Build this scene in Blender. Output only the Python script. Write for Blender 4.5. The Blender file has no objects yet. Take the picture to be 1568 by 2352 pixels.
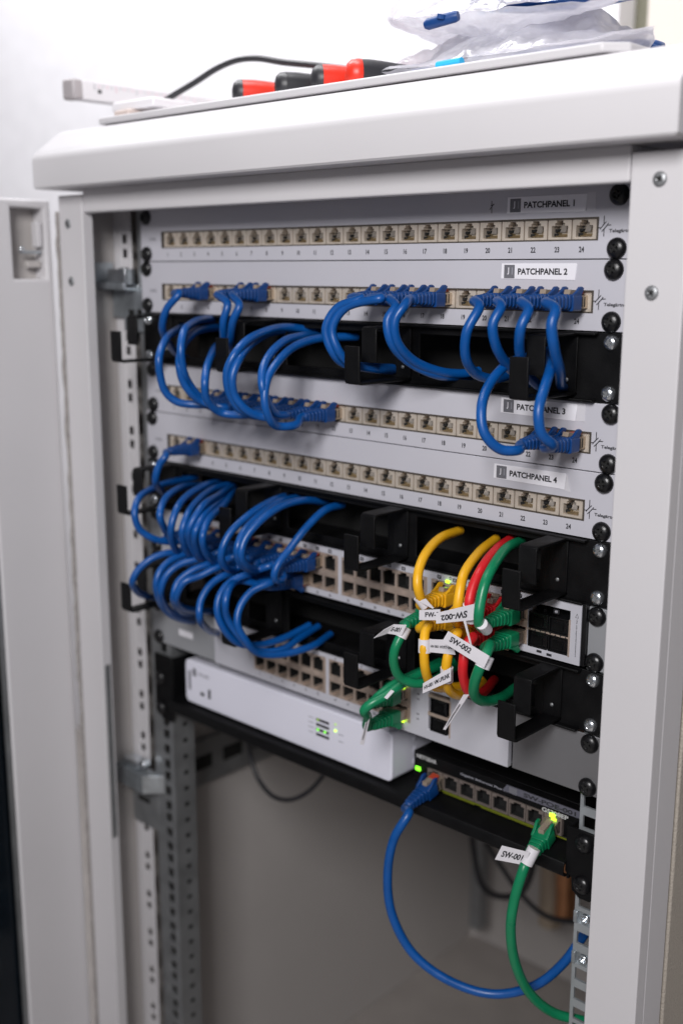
import bpy, math, random
from mathutils import Vector, Matrix, noise
random.seed(7)
S = 0.001                                   # everything below is written in millimetres
sc = bpy.context.scene
C = sc.collection

# ------------------------------------------------------------------ camera
CAM = Vector((817.76, -627.23, -51.90)); YAW, PIT, ROL, FPX = 0.748888, -0.213586, 0.0028158, 2555.35
_f = Vector((-math.sin(YAW)*math.cos(PIT), math.cos(YAW)*math.cos(PIT), math.sin(PIT)))
_r0 = Vector((math.cos(YAW), math.sin(YAW), 0)); _u0 = _r0.cross(_f)
_r = _r0*math.cos(ROL)+_u0*math.sin(ROL); _u = -_r0*math.sin(ROL)+_u0*math.cos(ROL)
cd = bpy.data.cameras.new('camera'); cam = bpy.data.objects.new('camera', cd); C.objects.link(cam)
cam.matrix_world = Matrix.Translation(CAM*S) @ Matrix((_r, _u, -_f)).transposed().to_4x4()
cd.sensor_fit = 'VERTICAL'; cd.sensor_height = 36; cd.lens = FPX/2352*36
cd.clip_start = 0.01; cd.clip_end = 50
cd.dof.use_dof = True; cd.dof.aperture_fstop = 4.0
cd.dof.focus_distance = (Vector((400, -25, -190))-CAM).dot(_f)*S
sc.camera = cam

# ------------------------------------------------------------------ light
w = bpy.data.worlds.new('World'); sc.world = w; w.use_nodes = True
w.node_tree.nodes['Background'].inputs[0].default_value = (0.93, 0.93, 1.0, 1)
w.node_tree.nodes['Background'].inputs[1].default_value = 0.17
def area(name, loc, target, sx, sy, power, col):
    l = bpy.data.lights.new(name, 'AREA'); l.shape = 'RECTANGLE'; l.size = sx; l.size_y = sy
    l.energy = power; l.color = col
    o = bpy.data.objects.new(name, l); C.objects.link(o)
    o.location = loc; d = Vector(target)-Vector(loc)
    o.rotation_euler = d.to_track_quat('-Z', 'Y').to_euler()
    return o
area('ceiling_light_front', (0.92, -1.20, 0.50), (0.15, 0.0, -0.15), 0.44, 0.46, 21, (1.0, 0.98, 0.985))
area('ceiling_light_above', (-0.50, 0.0, 1.25), (-0.45, 0.52, 0.1), 1.9, 0.45, 32, (0.985, 0.98, 1.0))
sc.view_settings.view_transform = 'Standard'; sc.view_settings.look = 'None'
sc.view_settings.exposure = 0.0; sc.view_settings.gamma = 1
sc.render.engine = 'CYCLES'

# ------------------------------------------------------------------ materials
def mat(name, col, rough=0.5, metal=0.0, bump=0.0, bscale=300.0, var=0.0, vscale=20.0, spec=0.5, emit=None, estr=0, coat=0, detail=4):
    m = bpy.data.materials.new(name); m.use_nodes = True; nt = m.node_tree; b = nt.nodes['Principled BSDF']
    b.inputs['Base Color'].default_value = (*col, 1); b.inputs['Roughness'].default_value = rough
    b.inputs['Metallic'].default_value = metal; b.inputs['Specular IOR Level'].default_value = spec
    if coat: b.inputs['Coat Weight'].default_value = coat; b.inputs['Coat Roughness'].default_value = 0.1
    if emit: b.inputs['Emission Color'].default_value = (*emit, 1); b.inputs['Emission Strength'].default_value = estr
    tc = nt.nodes.new('ShaderNodeTexCoord')
    if var > 0:
        n = nt.nodes.new('ShaderNodeTexNoise'); n.inputs['Scale'].default_value = vscale; n.inputs['Detail'].default_value = 6
        r = nt.nodes.new('ShaderNodeMapRange'); r.inputs['To Min'].default_value = 1-var; r.inputs['To Max'].default_value = 1+var
        r.inputs['From Min'].default_value = 0.3; r.inputs['From Max'].default_value = 0.7
        mx = nt.nodes.new('ShaderNodeVectorMath'); mx.operation = 'SCALE'; mx.inputs[0].default_value = col
        nt.links.new(tc.outputs['Object'], n.inputs['Vector']); nt.links.new(n.outputs['Fac'], r.inputs['Value'])
        nt.links.new(r.outputs['Result'], mx.inputs['Scale']); nt.links.new(mx.outputs[0], b.inputs['Base Color'])
        r2 = nt.nodes.new('ShaderNodeMapRange'); r2.inputs['To Min'].default_value = max(0.02, rough*0.8); r2.inputs['To Max'].default_value = min(1, rough*1.25)
        r2.inputs['From Min'].default_value = 0.3; r2.inputs['From Max'].default_value = 0.7
        nt.links.new(n.outputs['Fac'], r2.inputs['Value']); nt.links.new(r2.outputs['Result'], b.inputs['Roughness'])
    if bump > 0:
        n2 = nt.nodes.new('ShaderNodeTexNoise'); n2.inputs['Scale'].default_value = bscale; n2.inputs['Detail'].default_value = detail
        bp = nt.nodes.new('ShaderNodeBump'); bp.inputs['Strength'].default_value = bump; bp.inputs['Distance'].default_value = 0.001
        nt.links.new(tc.outputs['Object'], n2.inputs['Vector']); nt.links.new(n2.outputs['Fac'], bp.inputs['Height'])
        nt.links.new(bp.outputs['Normal'], b.inputs['Normal'])
    return m
M = dict(
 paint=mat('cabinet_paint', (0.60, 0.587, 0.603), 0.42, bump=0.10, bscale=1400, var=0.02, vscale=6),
 paint_shade=mat('cabinet_paint_shaded', (0.46, 0.435, 0.42), 0.5, bump=0.1, bscale=900, var=0.03, vscale=6),  # cabinet paint darkened for inside faces that get little light
 texpaint=mat('textured_paint', (0.40, 0.36, 0.31), 0.55, bump=0.9, bscale=620, var=0.04, vscale=300),
 panel=mat('panel_paint', (0.53, 0.525, 0.575), 0.38, bump=0.06, bscale=1800, var=0.02, vscale=12),
 swface=mat('switch_face_paint', (0.50, 0.50, 0.55), 0.4, bump=0.05, bscale=1500, var=0.02),
 greyear=mat('ear_steel', (0.36, 0.37, 0.39), 0.4, 0.3, bump=0.05, bscale=1500, var=0.03),
 whitebox=mat('appliance_white', (0.76, 0.76, 0.86), 0.4, bump=0.04, bscale=1500, var=0.01),
 black=mat('black_powder_coat', (0.004, 0.004, 0.0045), 0.48, bump=0.25, bscale=1500, var=0.15, vscale=60, spec=0.2),
 blackplastic=mat('black_plastic', (0.006, 0.006, 0.007), 0.30, bump=0.1, bscale=900, var=0.1, vscale=80),
 hole=mat('hole_dark', (0.006, 0.006, 0.006), 0.8),
 zinc=mat('zinc', (0.50, 0.54, 0.57), 0.36, 0.85, bump=0.15, bscale=500, var=0.16, vscale=90),
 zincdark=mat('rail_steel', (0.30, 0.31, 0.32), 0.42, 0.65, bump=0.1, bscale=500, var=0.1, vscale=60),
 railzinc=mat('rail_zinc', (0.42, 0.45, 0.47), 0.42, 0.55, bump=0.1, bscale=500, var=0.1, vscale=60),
 darkear=mat('ear_steel_dark_reflection', (0.22, 0.22, 0.23), 0.34, 0.5, bump=0.05, bscale=1200, var=0.06, vscale=14),  # ear steel with its dark angled reflection put into the colour
 chrome=mat('screw_zinc', (0.72, 0.76, 0.80), 0.2, 0.95, bump=0.1, bscale=700, var=0.1, vscale=200),
 nickel=mat('port_nickel', (0.76, 0.67, 0.57), 0.34, 0.5, bump=0.08, bscale=900, var=0.08, vscale=150),
 portin=mat('port_inner', (0.34, 0.31, 0.28), 0.42, 0.35, var=0.15, vscale=300),
 portwhite=mat('port_guide', (0.52, 0.50, 0.47), 0.45, 0.2),
 cage=mat('cage_metal', (0.62, 0.50, 0.42), 0.38, 0.6, bump=0.06, bscale=700, var=0.1, vscale=150),
 darkcage=mat('dark_cage', (0.24, 0.20, 0.18), 0.4, 0.4, var=0.1, vscale=150),
 strip=mat('strip_frame', (0.09, 0.075, 0.06), 0.45, 0.3),
 gold=mat('contact_gold', (0.50, 0.38, 0.22), 0.35, 0.7),
 ink=mat('ink', (0.02, 0.02, 0.025), 0.6), inkgrey=mat('ink_grey', (0.20, 0.20, 0.23), 0.6),
 inksoft=mat('ink_soft', (0.30, 0.30, 0.34), 0.6), inkwhite=mat('ink_white', (0.55, 0.55, 0.55), 0.5),
 yellowink=mat('ink_yellow', (0.14, 0.16, 0.01), 0.5),
 sticker=mat('label_tape', (0.83, 0.82, 0.87), 0.28, bump=0.05, bscale=300, var=0.02), stickgrey=mat('logo_grey', (0.16, 0.16, 0.18), 0.35),
 dimtape=mat('silver_tape', (0.13, 0.13, 0.165), 0.25, 0.2),
 tape=mat('clear_tape', (0.63, 0.62, 0.66), 0.15),
 paper=mat('tag_paper', (0.72, 0.70, 0.74), 0.38, var=0.03, vscale=80),
 blue=mat('cable_blue', (0.0010, 0.074, 0.30), 0.36, bump=0.10, bscale=260, var=0.10, vscale=60),
 blueboot=mat('boot_blue', (0.0008, 0.044, 0.19), 0.42, bump=0.1, bscale=500, var=0.1, vscale=90),
 yellow=mat('cable_yellow', (0.80, 0.42, 0.012), 0.36, bump=0.1, bscale=260, var=0.06, vscale=90),
 red=mat('cable_red', (0.62, 0.014, 0.020), 0.36, bump=0.1, bscale=260, var=0.06, vscale=90),
 green=mat('cable_green', (0.004, 0.20, 0.085), 0.34, bump=0.1, bscale=260, var=0.08, vscale=90),
 connector=mat('plug_metal', (0.42, 0.35, 0.28), 0.3, 0.7, var=0.15, vscale=200),
 redchip=mat('keystone_red', (0.42, 0.05, 0.02), 0.5),
 wall=mat('wall_plaster', (0.86, 0.85, 0.88), 0.8, bump=0.55, bscale=55, var=0.02, vscale=30),
 cream=mat('cream_paint', (0.72, 0.66, 0.60), 0.5, bump=0.05), olive=mat('olive_paint', (0.22, 0.215, 0.16), 0.6, bump=0.1, bscale=40, var=0.05),
 floor=mat('floor_grey', (0.34, 0.31, 0.29), 0.6, bump=0.1, bscale=80, var=0.08),
 copper=mat('copper', (0.50, 0.24, 0.12), 0.35, 0.8, var=0.15, vscale=30), beige=mat('beige_pipe', (0.42, 0.34, 0.26), 0.45, 0.2, var=0.1, vscale=20),
 rubber=mat('rubber_black', (0.022, 0.022, 0.026), 0.42, bump=0.1, bscale=400),
 redgrip=mat('grip_red', (0.70, 0.030, 0.012), 0.38, bump=0.08, bscale=300), rule=mat('rule_white', (0.80, 0.785, 0.81), 0.45, bump=0.05, bscale=200, var=0.02),
 rulegrey=mat('rule_end', (0.42, 0.39, 0.40), 0.4), wood=mat('rule_tan', (0.55, 0.46, 0.42), 0.6), pink=mat('rule_marks', (0.62, 0.25, 0.33), 0.5),
 foam=mat('seal_foam', (0.30, 0.28, 0.27), 0.9, bump=0.6, bscale=300, var=0.2, vscale=200),
 cyan=mat('clip_cyan', (0.02, 0.42, 0.75), 0.4),
 led=mat('led_green', (0.1, 0.6, 0.05), 0.4, emit=(0.22, 1.0, 0.02), estr=2.2),
 ledy=mat('led_lime', (0.3, 0.6, 0.05), 0.4, emit=(0.50, 1.0, 0.02), estr=3.0),
 leddim=mat('led_lime_dim', (0.3, 0.5, 0.05), 0.4, emit=(0.45, 0.9, 0.02), estr=.5),
)
def film():
    m = bpy.data.materials.new('bag_film'); m.use_nodes = True; nt = m.node_tree; nt.nodes.clear()
    o = nt.nodes.new('ShaderNodeOutputMaterial'); tr = nt.nodes.new('ShaderNodeBsdfTransparent')
    di = nt.nodes.new('ShaderNodeBsdfDiffuse'); di.inputs[0].default_value = (0.84, 0.83, 0.88, 1)
    tl = nt.nodes.new('ShaderNodeBsdfTranslucent'); tl.inputs[0].default_value = (0.84, 0.83, 0.88, 1)
    gl = nt.nodes.new('ShaderNodeBsdfGlossy'); gl.inputs['Roughness'].default_value = 0.12
    n = nt.nodes.new('ShaderNodeTexNoise'); n.inputs['Scale'].default_value = 22; n.inputs['Detail'].default_value = 5
    tc = nt.nodes.new('ShaderNodeTexCoord'); nt.links.new(tc.outputs['Object'], n.inputs['Vector'])
    r = nt.nodes.new('ShaderNodeMapRange'); r.inputs['From Min'].default_value = 0.35; r.inputs['From Max'].default_value = 0.65
    r.inputs['To Min'].default_value = 0.45; r.inputs['To Max'].default_value = 0.95
    nt.links.new(n.outputs['Fac'], r.inputs['Value'])
    bp = nt.nodes.new('ShaderNodeBump'); bp.inputs['Strength'].default_value = 0.7; bp.inputs['Distance'].default_value = 0.004
    n3 = nt.nodes.new('ShaderNodeTexNoise'); n3.inputs['Scale'].default_value = 35; n3.inputs['Detail'].default_value = 4; n3.inputs['Distortion'].default_value = 1.5
    nt.links.new(tc.outputs['Object'], n3.inputs['Vector']); nt.links.new(n3.outputs['Fac'], bp.inputs['Height'])
    nt.links.new(bp.outputs['Normal'], gl.inputs['Normal'])
    a = nt.nodes.new('ShaderNodeMixShader'); a.inputs[0].default_value = 0.5
    nt.links.new(di.outputs[0], a.inputs[1]); nt.links.new(tl.outputs[0], a.inputs[2])
    b = nt.nodes.new('ShaderNodeMixShader'); nt.links.new(r.outputs['Result'], b.inputs[0])
    nt.links.new(tr.outputs[0], b.inputs[1]); nt.links.new(a.outputs[0], b.inputs[2])
    c = nt.nodes.new('ShaderNodeMixShader'); c.inputs[0].default_value = 0.14
    nt.links.new(b.outputs[0], c.inputs[1]); nt.links.new(gl.outputs[0], c.inputs[2])
    nt.links.new(c.outputs[0], o.inputs[0]); return m
M['film'] = film()
def tinted():
    m = bpy.data.materials.new('tinted_glass'); m.use_nodes = True; nt = m.node_tree; nt.nodes.clear()
    o = nt.nodes.new('ShaderNodeOutputMaterial'); tr = nt.nodes.new('ShaderNodeBsdfTransparent'); tr.inputs[0].default_value = (0.10, 0.13, 0.16, 1)
    gl = nt.nodes.new('ShaderNodeBsdfGlossy'); gl.inputs['Roughness'].default_value = 0.03
    b = nt.nodes.new('ShaderNodeMixShader'); b.inputs[0].default_value = 0.05
    nt.links.new(tr.outputs[0], b.inputs[1]); nt.links.new(gl.outputs[0], b.inputs[2]); nt.links.new(b.outputs[0], o.inputs[0]); return m
M['tinted'] = tinted()
def clearplastic():
    m = bpy.data.materials.new('latch_clear'); m.use_nodes = True; b = m.node_tree.nodes['Principled BSDF']
    b.inputs['Base Color'].default_value = (0.30, 0.24, 0.19, 1); b.inputs['Roughness'].default_value = 0.2
    return m
M['clear'] = clearplastic()

# ------------------------------------------------------------------ helpers
def ray(u, v):
    return _f*FPX+_r*(u-784)-_u*(v-1176)
def at(u, v, y):                              # point of the place at depth y seen along a sight line
    d = ray(u, v); t = (y-CAM.y)/d.y; return CAM+d*t
def atx(u, v, x):
    d = ray(u, v); t = (x-CAM.x)/d.x; return CAM+d*t

def plate_cells(xs, zs, skip):
    return [(i, j) for i in range(len(xs)-1) for j in range(len(zs)-1) if (i, j) not in skip]
class MB:
    def __init__(s): s.v = []; s.f = []; s.m = []; s.mats = []
    def mi(s, m):
        if m not in s.mats: s.mats.append(m)
        return s.mats.index(m)
    def add(s, vs, fs, m):
        o = len(s.v); s.v += [Vector(p) for p in vs]; i = s.mi(m)
        for f in fs: s.f.append([a+o for a in f]); s.m.append(i)
    def box(s, x0, x1, y0, y1, z0, z1, m):
        s.add([(x0,y0,z0),(x1,y0,z0),(x1,y1,z0),(x0,y1,z0),(x0,y0,z1),(x1,y0,z1),(x1,y1,z1),(x0,y1,z1)],
              [(0,3,2,1),(4,5,6,7),(0,1,5,4),(1,2,6,5),(2,3,7,6),(3,0,4,7)], m)
    def plate(s, xs, zs, holes, d0, d1, m, axis='y'):   # sheet with rectangular openings, no inner seams
        cells = set(plate_cells(xs, zs, holes)); idx = {}; vs = []; fs = []
        def V(i, j, k):
            if (i, j, k) not in idx:
                idx[(i, j, k)] = len(vs); d = (d0, d1)[k]
                vs.append((xs[i], d, zs[j]) if axis == 'y' else (d, xs[i], zs[j]))
            return idx[(i, j, k)]
        for i, j in cells:
            fs.append([V(i, j, 0), V(i+1, j, 0), V(i+1, j+1, 0), V(i, j+1, 0)]); fs.append([V(i, j, 1), V(i, j+1, 1), V(i+1, j+1, 1), V(i+1, j, 1)])
            for di, dj, p, q in ((-1, 0, (i, j), (i, j+1)), (1, 0, (i+1, j), (i+1, j+1)), (0, -1, (i, j), (i+1, j)), (0, 1, (i, j+1), (i+1, j+1))):
                if (i+di, j+dj) not in cells: fs.append([V(*p, 0), V(*q, 0), V(*q, 1), V(*p, 1)])
        s.add(vs, fs, m)
    def prism(s, poly, a, b, axis, m):        # poly in the other two axes
        def P(p, t):
            if axis == 'x': return (t, p[0], p[1])
            if axis == 'y': return (p[0], t, p[1])
            return (p[0], p[1], t)
        n = len(poly); vs = [P(p, a) for p in poly]+[P(p, b) for p in poly]
        fs = [list(range(n)), list(range(2*n-1, n-1, -1))]+[[i, i+n, (i+1) % n+n, (i+1) % n] for i in range(n)]
        s.add(vs, fs, m)
    def tube(s, pts, r, m, n=12, cap=True, rs=None):
        pts = [Vector(p) for p in pts]; k = len(pts); rings = []
        t0 = (pts[1]-pts[0]).normalized(); a = Vector((0, 0, 1)) if abs(t0.z) < 0.9 else Vector((1, 0, 0))
        nrm = t0.cross(a).normalized()
        for i, p in enumerate(pts):
            t = (pts[min(i+1, k-1)]-pts[max(i-1, 0)]).normalized()
            nrm = (nrm-t*nrm.dot(t)).normalized(); b = t.cross(nrm); rr = rs[i] if rs else r
            rings.append([p+(nrm*math.cos(q)+b*math.sin(q))*rr for q in [2*math.pi*j/n for j in range(n)]])
        vs = [q for g in rings for q in g]
        fs = [[i*n+j, i*n+(j+1) % n, (i+1)*n+(j+1) % n, (i+1)*n+j] for i in range(k-1) for j in range(n)]
        if cap: fs += [list(range(n-1, -1, -1)), [(k-1)*n+j for j in range(n)]]
        s.add(vs, fs, m)
    def lathe(s, prof, org, axis, m, n=20):   # prof: (radius, distance along axis)
        org = Vector(org); ax = Vector(axis).normalized(); a = Vector((0, 0, 1)) if abs(ax.z) < 0.9 else Vector((1, 0, 0))
        e1 = ax.cross(a).normalized(); e2 = ax.cross(e1)
        vs = []; fs = []
        for (r, h) in prof:
            for j in range(n):
                q = 2*math.pi*j/n; vs.append(org+ax*h+(e1*math.cos(q)+e2*math.sin(q))*max(r, 0.001))
        for i in range(len(prof)-1):
            for j in range(n): fs.append([i*n+j, (i+1)*n+j, (i+1)*n+(j+1) % n, i*n+(j+1) % n])
        fs += [list(range(n)), [(len(prof)-1)*n+j for j in range(n-1, -1, -1)]]
        s.add(vs, fs, m)
    def quad(s, pts, m, th=0.25):             # a thin slab with real thickness
        p = [Vector(q) for q in pts]; nn = (p[1]-p[0]).cross(p[3]-p[0]).normalized()*th
        s.add(p+[q+nn for q in p], [(0,1,2,3),(7,6,5,4),(0,4,5,1),(1,5,6,2),(2,6,7,3),(3,7,4,0)], m)
    def build(s, name, parent=None, bevel=0.0, seg=2, smooth=True, ang=35, origin=None):
        me = bpy.data.meshes.new(name)
        org = Vector(origin) if origin is not None else Vector((0, 0, 0))
        me.from_pydata([(p-org)*S for p in s.v], [], s.f)
        for m in s.mats: me.materials.append(m)
        me.polygons.foreach_set('material_index', s.m)
        me.update()
        import bmesh
        bm = bmesh.new(); bm.from_mesh(me); bmesh.ops.recalc_face_normals(bm, faces=bm.faces); bm.to_mesh(me); bm.free()
        if smooth:
            me.polygons.foreach_set('use_smooth', [True]*len(me.polygons)); me.set_sharp_from_angle(angle=math.radians(ang))
        o = bpy.data.objects.new(name, me); C.objects.link(o)
        if parent is not None: o.parent = parent
        if origin is not None: o.location = org*S
        if bevel:
            b = o.modifiers.new('bevel', 'BEVEL'); b.width = bevel*S; b.segments = seg; b.limit_method = 'ANGLE'; b.angle_limit = math.radians(40)
            b.harden_normals = False
        return o
def tag(o, label, cat, group=None):
    o['label'] = label; o['category'] = cat
    if group: o['group'] = group
    return o
def thing(name, label, cat, group=None, loc=(0, 0, 0)):
    o = bpy.data.objects.new(name, None); C.objects.link(o); o.empty_display_size = 0.01
    o.location = Vector(loc)*S
    return tag(o, label, cat, group)
def struct(o): o['kind'] = 'structure'; return o
def inst(src, name, parent, loc):             # copy of a part sharing its mesh
    o = bpy.data.objects.new(name, src.data); C.objects.link(o); o.parent = parent; o.location = Vector(loc)*S
    for md in src.modifiers:
        b = o.modifiers.new('bevel', 'BEVEL'); b.width = md.width; b.segments = md.segments; b.limit_method = 'ANGLE'; b.angle_limit = md.angle_limit
    return o
# text -> flat mesh, cached as unit-box vertices
_tc = {}
def glyphs(s, bold=0.014):
    k = (s, bold)
    if k not in _tc:
        cu = bpy.data.curves.new('t', 'FONT'); cu.body = s; cu.offset = bold; cu.resolution_u = 3
        ob = bpy.data.objects.new('t', cu); C.objects.link(ob)
        dg = bpy.context.evaluated_depsgraph_get(); me = bpy.data.meshes.new_from_object(ob.evaluated_get(dg))
        vs = [v.co.copy() for v in me.vertices]; fs = [list(p.vertices) for p in me.polygons]
        bpy.data.objects.remove(ob); bpy.data.curves.remove(cu); bpy.data.meshes.remove(me)
        x0 = min(v.x for v in vs); x1 = max(v.x for v in vs); y0 = min(v.y for v in vs); y1 = max(v.y for v in vs)
        _tc[k] = ([((v.x-x0)/(x1-x0), (v.y-y0)/(y1-y0)) for v in vs], fs, (x1-x0)/(y1-y0))
    return _tc[k]
def ptext(mb, s, x0, z0, h, y, m, w=None, center=False, bold=0.028, cond=0.85):
    g, fs, asp = glyphs(s, bold); ww = w if w else asp*h*cond
    if center: x0 -= ww/2
    mb.add([(x0+a*ww, y, z0+b*h) for a, b in g], fs, m)
def qtext(mb, s, q, m, u0=0.1, u1=0.9, v0=0.25, v1=0.75, off=0.35):
    g, fs, _ = glyphs(s); q = [Vector(p) for p in q]   # q: bottom-left, bottom-right, top-right, top-left
    n = (q[1]-q[0]).cross(q[3]-q[0]).normalized()
    c = (q[0]+q[2])/2
    if n.dot(CAM-c) < 0: n = -n
    def P(a, b):
        a = u0+a*(u1-u0); b = v0+b*(v1-v0)
        return (q[0]*(1-a)+q[1]*a)*(1-b)+(q[3]*(1-a)+q[2]*a)*b+n*off
    mb.add([P(a, b) for a, b in g], fs, m)
def spline(pts, step=2.2):                    # Catmull-Rom through points
    p = [Vector(q) for q in pts]; p = [p[0]*2-p[1]]+p+[p[-1]*2-p[-2]]; out = []
    for i in range(1, len(p)-2):
        a, b, c, d = p[i-1], p[i], p[i+1], p[i+2]
        t0 = 0; t1 = t0+max((b-a).length, .01)**.5; t2 = t1+max((c-b).length, .01)**.5; t3 = t2+max((d-c).length, .01)**.5
        n = max(2, int((c-b).length/step))
        for k in range(n):
            t = t1+(t2-t1)*k/n
            A1 = a*((t1-t)/(t1-t0))+b*((t-t0)/(t1-t0)); A2 = b*((t2-t)/(t2-t1))+c*((t-t1)/(t2-t1)); A3 = c*((t3-t)/(t3-t2))+d*((t-t2)/(t3-t2))
            B1 = A1*((t2-t)/(t2-t0))+A2*((t-t0)/(t2-t0)); B2 = A2*((t3-t)/(t3-t1))+A3*((t-t1)/(t3-t1))
            out.append(B1*((t2-t)/(t2-t1))+B2*((t-t1)/(t2-t1)))
    out.append(p[-2]); return out

U = 44.45
HX = 465.1
# ------------------------------------------------------------------ room behind
_wx = at(1418, 50, 660).x
b = MB(); b.box(-3200, _wx, 660, 700, -1036, 1500, M['wall']); wl = b.build('wall'); struct(wl)
b = MB(); b.box(-3200, 2200, -2600, 1200, -1060, -1037, M['floor']); struct(b.build('floor'))
p = at(1418, 50, 650); q = at(1484, 50, 650)
b = MB(); b.box(_wx-40, q.x+60, 705, 720, -1036, 1500, M['olive']); tag(b.build('door_leaf'), 'olive grey strip of door standing between white wall and cream frame', 'door')
q = at(1484, 50, 600)
b = MB(); b.box(q.x, q.x+700, 600, 689, -1036, 1500, M['cream']); tag(b.build('door_frame', bevel=2), 'cream painted frame rising behind right end of cabinet top', 'door frame')

# ------------------------------------------------------------------ cabinet
cab = thing('server_cabinet', 'light grey steel network cabinet with open door and rack equipment inside', 'cabinet', loc=(232.5, 280, -1035))
CO = Vector((232.5, 280, -1035))
def cb(mb, name, **k):
    o = mb.build(name, None, **k); o.parent = cab; o.matrix_parent_inverse = Matrix.Translation(-CO*S); return o
FP = -47
# lid: folded front with a sloping edge, then a raised plate
b = MB()
X0, X1, Y0, Y1 = -70.3, 534.6, -70, 640
def ring(fi, si, z, cc): # plan outline: front inset, side inset, clipped front corners
    return [(X0+si+cc, Y0+fi, z), (X1-si-cc*0.4, Y0+fi, z), (X1-si, Y0+fi+cc*0.4, z), (X1-si, Y1-si, z), (X0+si, Y1-si, z), (X0+si, Y0+fi+cc, z)]
rings = [ring(1.2, 1.2, 17.0, 1.5), ring(0, 0, 18.4, 1.5), ring(0, 0, 40.5, 1.5), ring(.5, .1, 43.3, 1.5), ring(1.8, .3, 45.8, 1.5), ring(4.2, .5, 48.3, 1.5), ring(7.2, .6, 50.6, 1.5), ring(26, .9, 64.8, 1.5), ring(28, 1.6, 66.2, 1.5), ring(31, 3.4, 67.4, 1.5), ring(34, 6, 68.0, 1.5)]
vs = [q for g in rings for q in g]; n = 6
fs = [[i*n+j, i*n+(j+1) % n, (i+1)*n+(j+1) % n, (i+1)*n+j] for i in range(len(rings)-1) for j in range(n)]
fs += [list(range(n-1, -1, -1)), [(len(rings)-1)*n+j for j in range(n)]]
b.add(vs, fs, M['paint'])
lid = cb(b, 'lid', ang=32)
b = MB(); b.prism([(-12, -39.5), (470, -39.5), (482, -28), (482, 600), (-12, 600)], 68.8, 74.5, 'z', M['paint'])
cb(b, 'top_plate', bevel=1.5, seg=3)
# header rail under the lid
b = MB(); b.box(-31, 495.6, FP+1, -36, -3.3, 17.5, M['paint']); b.box(-31, 495.6, -35.9, -5, 10, 17.4, M['paint'])
cb(b, 'header_rail', bevel=1.6, seg=3)
# posts
def post(x0, x1, side):
    b = MB(); b.box(x0, x1, FP, -36, -1030, 12.5, M['paint'])
    if side < 0:
        b.box(x0, x0+3, -35.9, 12, -1030, 12, M['paint_shade'])
        b.box(x0+3.1, -50.5, 8, 10, -1030, 12, M['paint']); b.box(-43.5, -36.5, 8, 10, -1030, 12, M['paint'])
        zs = [12]
        for k in range(22):
            for dz in (0, -13): zs += [-24-k*U+dz+3.8, -24-k*U+dz-3.8]
        zs.append(-1030)
        for i in range(0, len(zs), 2): b.box(-50.49, -43.51, 8.05, 9.95, zs[i+1], zs[i], M['paint'])
    else:
        b.box(x1-3, x1, -35.9, -12, -1030, 12, M['paint'])
        b.box(x1-4, x1-2.5, -11.9, 12, -1030, 12, M['foam'])
    return cb(b, 'front_post', bevel=2.6, seg=4)
post(-67, -31, -1); post(496.8, 532.5, 1)
b = MB()     # foam seal along the left post
zz = -1000
pts = [(-71+random.uniform(-.5, .5), -46+random.uniform(-.8, .8), z) for z in range(-1000, 6, 9)]
b.tube(pts, 2.2, M['foam'], 8); cb(b, 'door_seal')
b = MB(); b.box(-39.5, -30.4, -44.5, -38.5, -600, -420, M['zincdark']); cb(b, 'strike_plate', bevel=.5)
# screws on the posts
def screw_mesh(name, r, h, m, rec, slot=True):
    b = MB()
    prof = [(r, 0), (r, h*0.18), (r*0.96, h*0.42), (r*0.80, h*0.74), (r*0.55, h*0.94), (r*0.40, h), (r*0.34, h*0.93), (r*0.10, h*0.35)]
    b.lathe(prof, (0, 0, 0), (0, -1, 0), m, 24)
    L = r*0.50; t = r*0.11
    b.box(-L, L, -h*1.02, -h*0.7, -t, t, rec); b.box(-t, t, -h*1.025, -h*0.705, -L, L, rec)
    o = b.build(name); o.name = name; return o
def rot_screw(o, a): o.rotation_euler = (0, a, 0)
proto_black = screw_mesh('screw_src_black', 6.6, 4.2, M['blackplastic'], M['hole'])
proto_zinc = screw_mesh('screw_src_zinc', 4.9, 3.2, M['chrome'], M['zincdark'])
proto_small = screw_mesh('screw_src_small', 4.2, 1.4, M['zincdark'], M['hole'])
def screw(parent, proto, loc, org=(0, 0, 0)):
    o = inst(proto, 'screw', parent, Vector(loc)-Vector(org)); o.rotation_euler = (0, random.uniform(0, 1.5), 0); return o
for (x, z) in ((514.5, -2.6), (513.6, -63.6), (513.6, -640), (-53, -12), (-52, -62)):
    screw(cab, proto_small, (x, FP-.1, z), CO)
# rack rails
def rail(xc, side):
    b = MB(); x0, x1 = (xc-19, xc+11) if side < 0 else (xc-7.5, xc+19)
    hw = 4.8
    zs = [-1020]
    for k in range(22, -1, -1):
        for dz in (38.1, 22.2, 6.35): zs += [-(k*U+dz)-hw, -(k*U+dz)+hw]
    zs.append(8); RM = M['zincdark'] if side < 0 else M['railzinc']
    b.plate([x0, xc-hw, xc+hw, x1], zs, {(1, j) for j in range(1, len(zs)-1, 2)}, 2.2, 4.2, RM)
    if side < 0: b.box(x1-2, x1, 4.25, 28, -1020, 8, M['zincdark']); b.box(x0, x0+2, 4.25, 30, -1020, 8, M['zincdark'])
    else: b.box(x1-2, x1, 4.25, 42, -1020, 8, RM)
    if side < 0:
        for k in range(60):
            b.box(x1-.2, x1+.2, 14, 19, -12-k*17, -8-k*17, M['hole'])
    return cb(b, 'mounting_rail')
rail(0, -1); rail(HX, 1)
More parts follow.
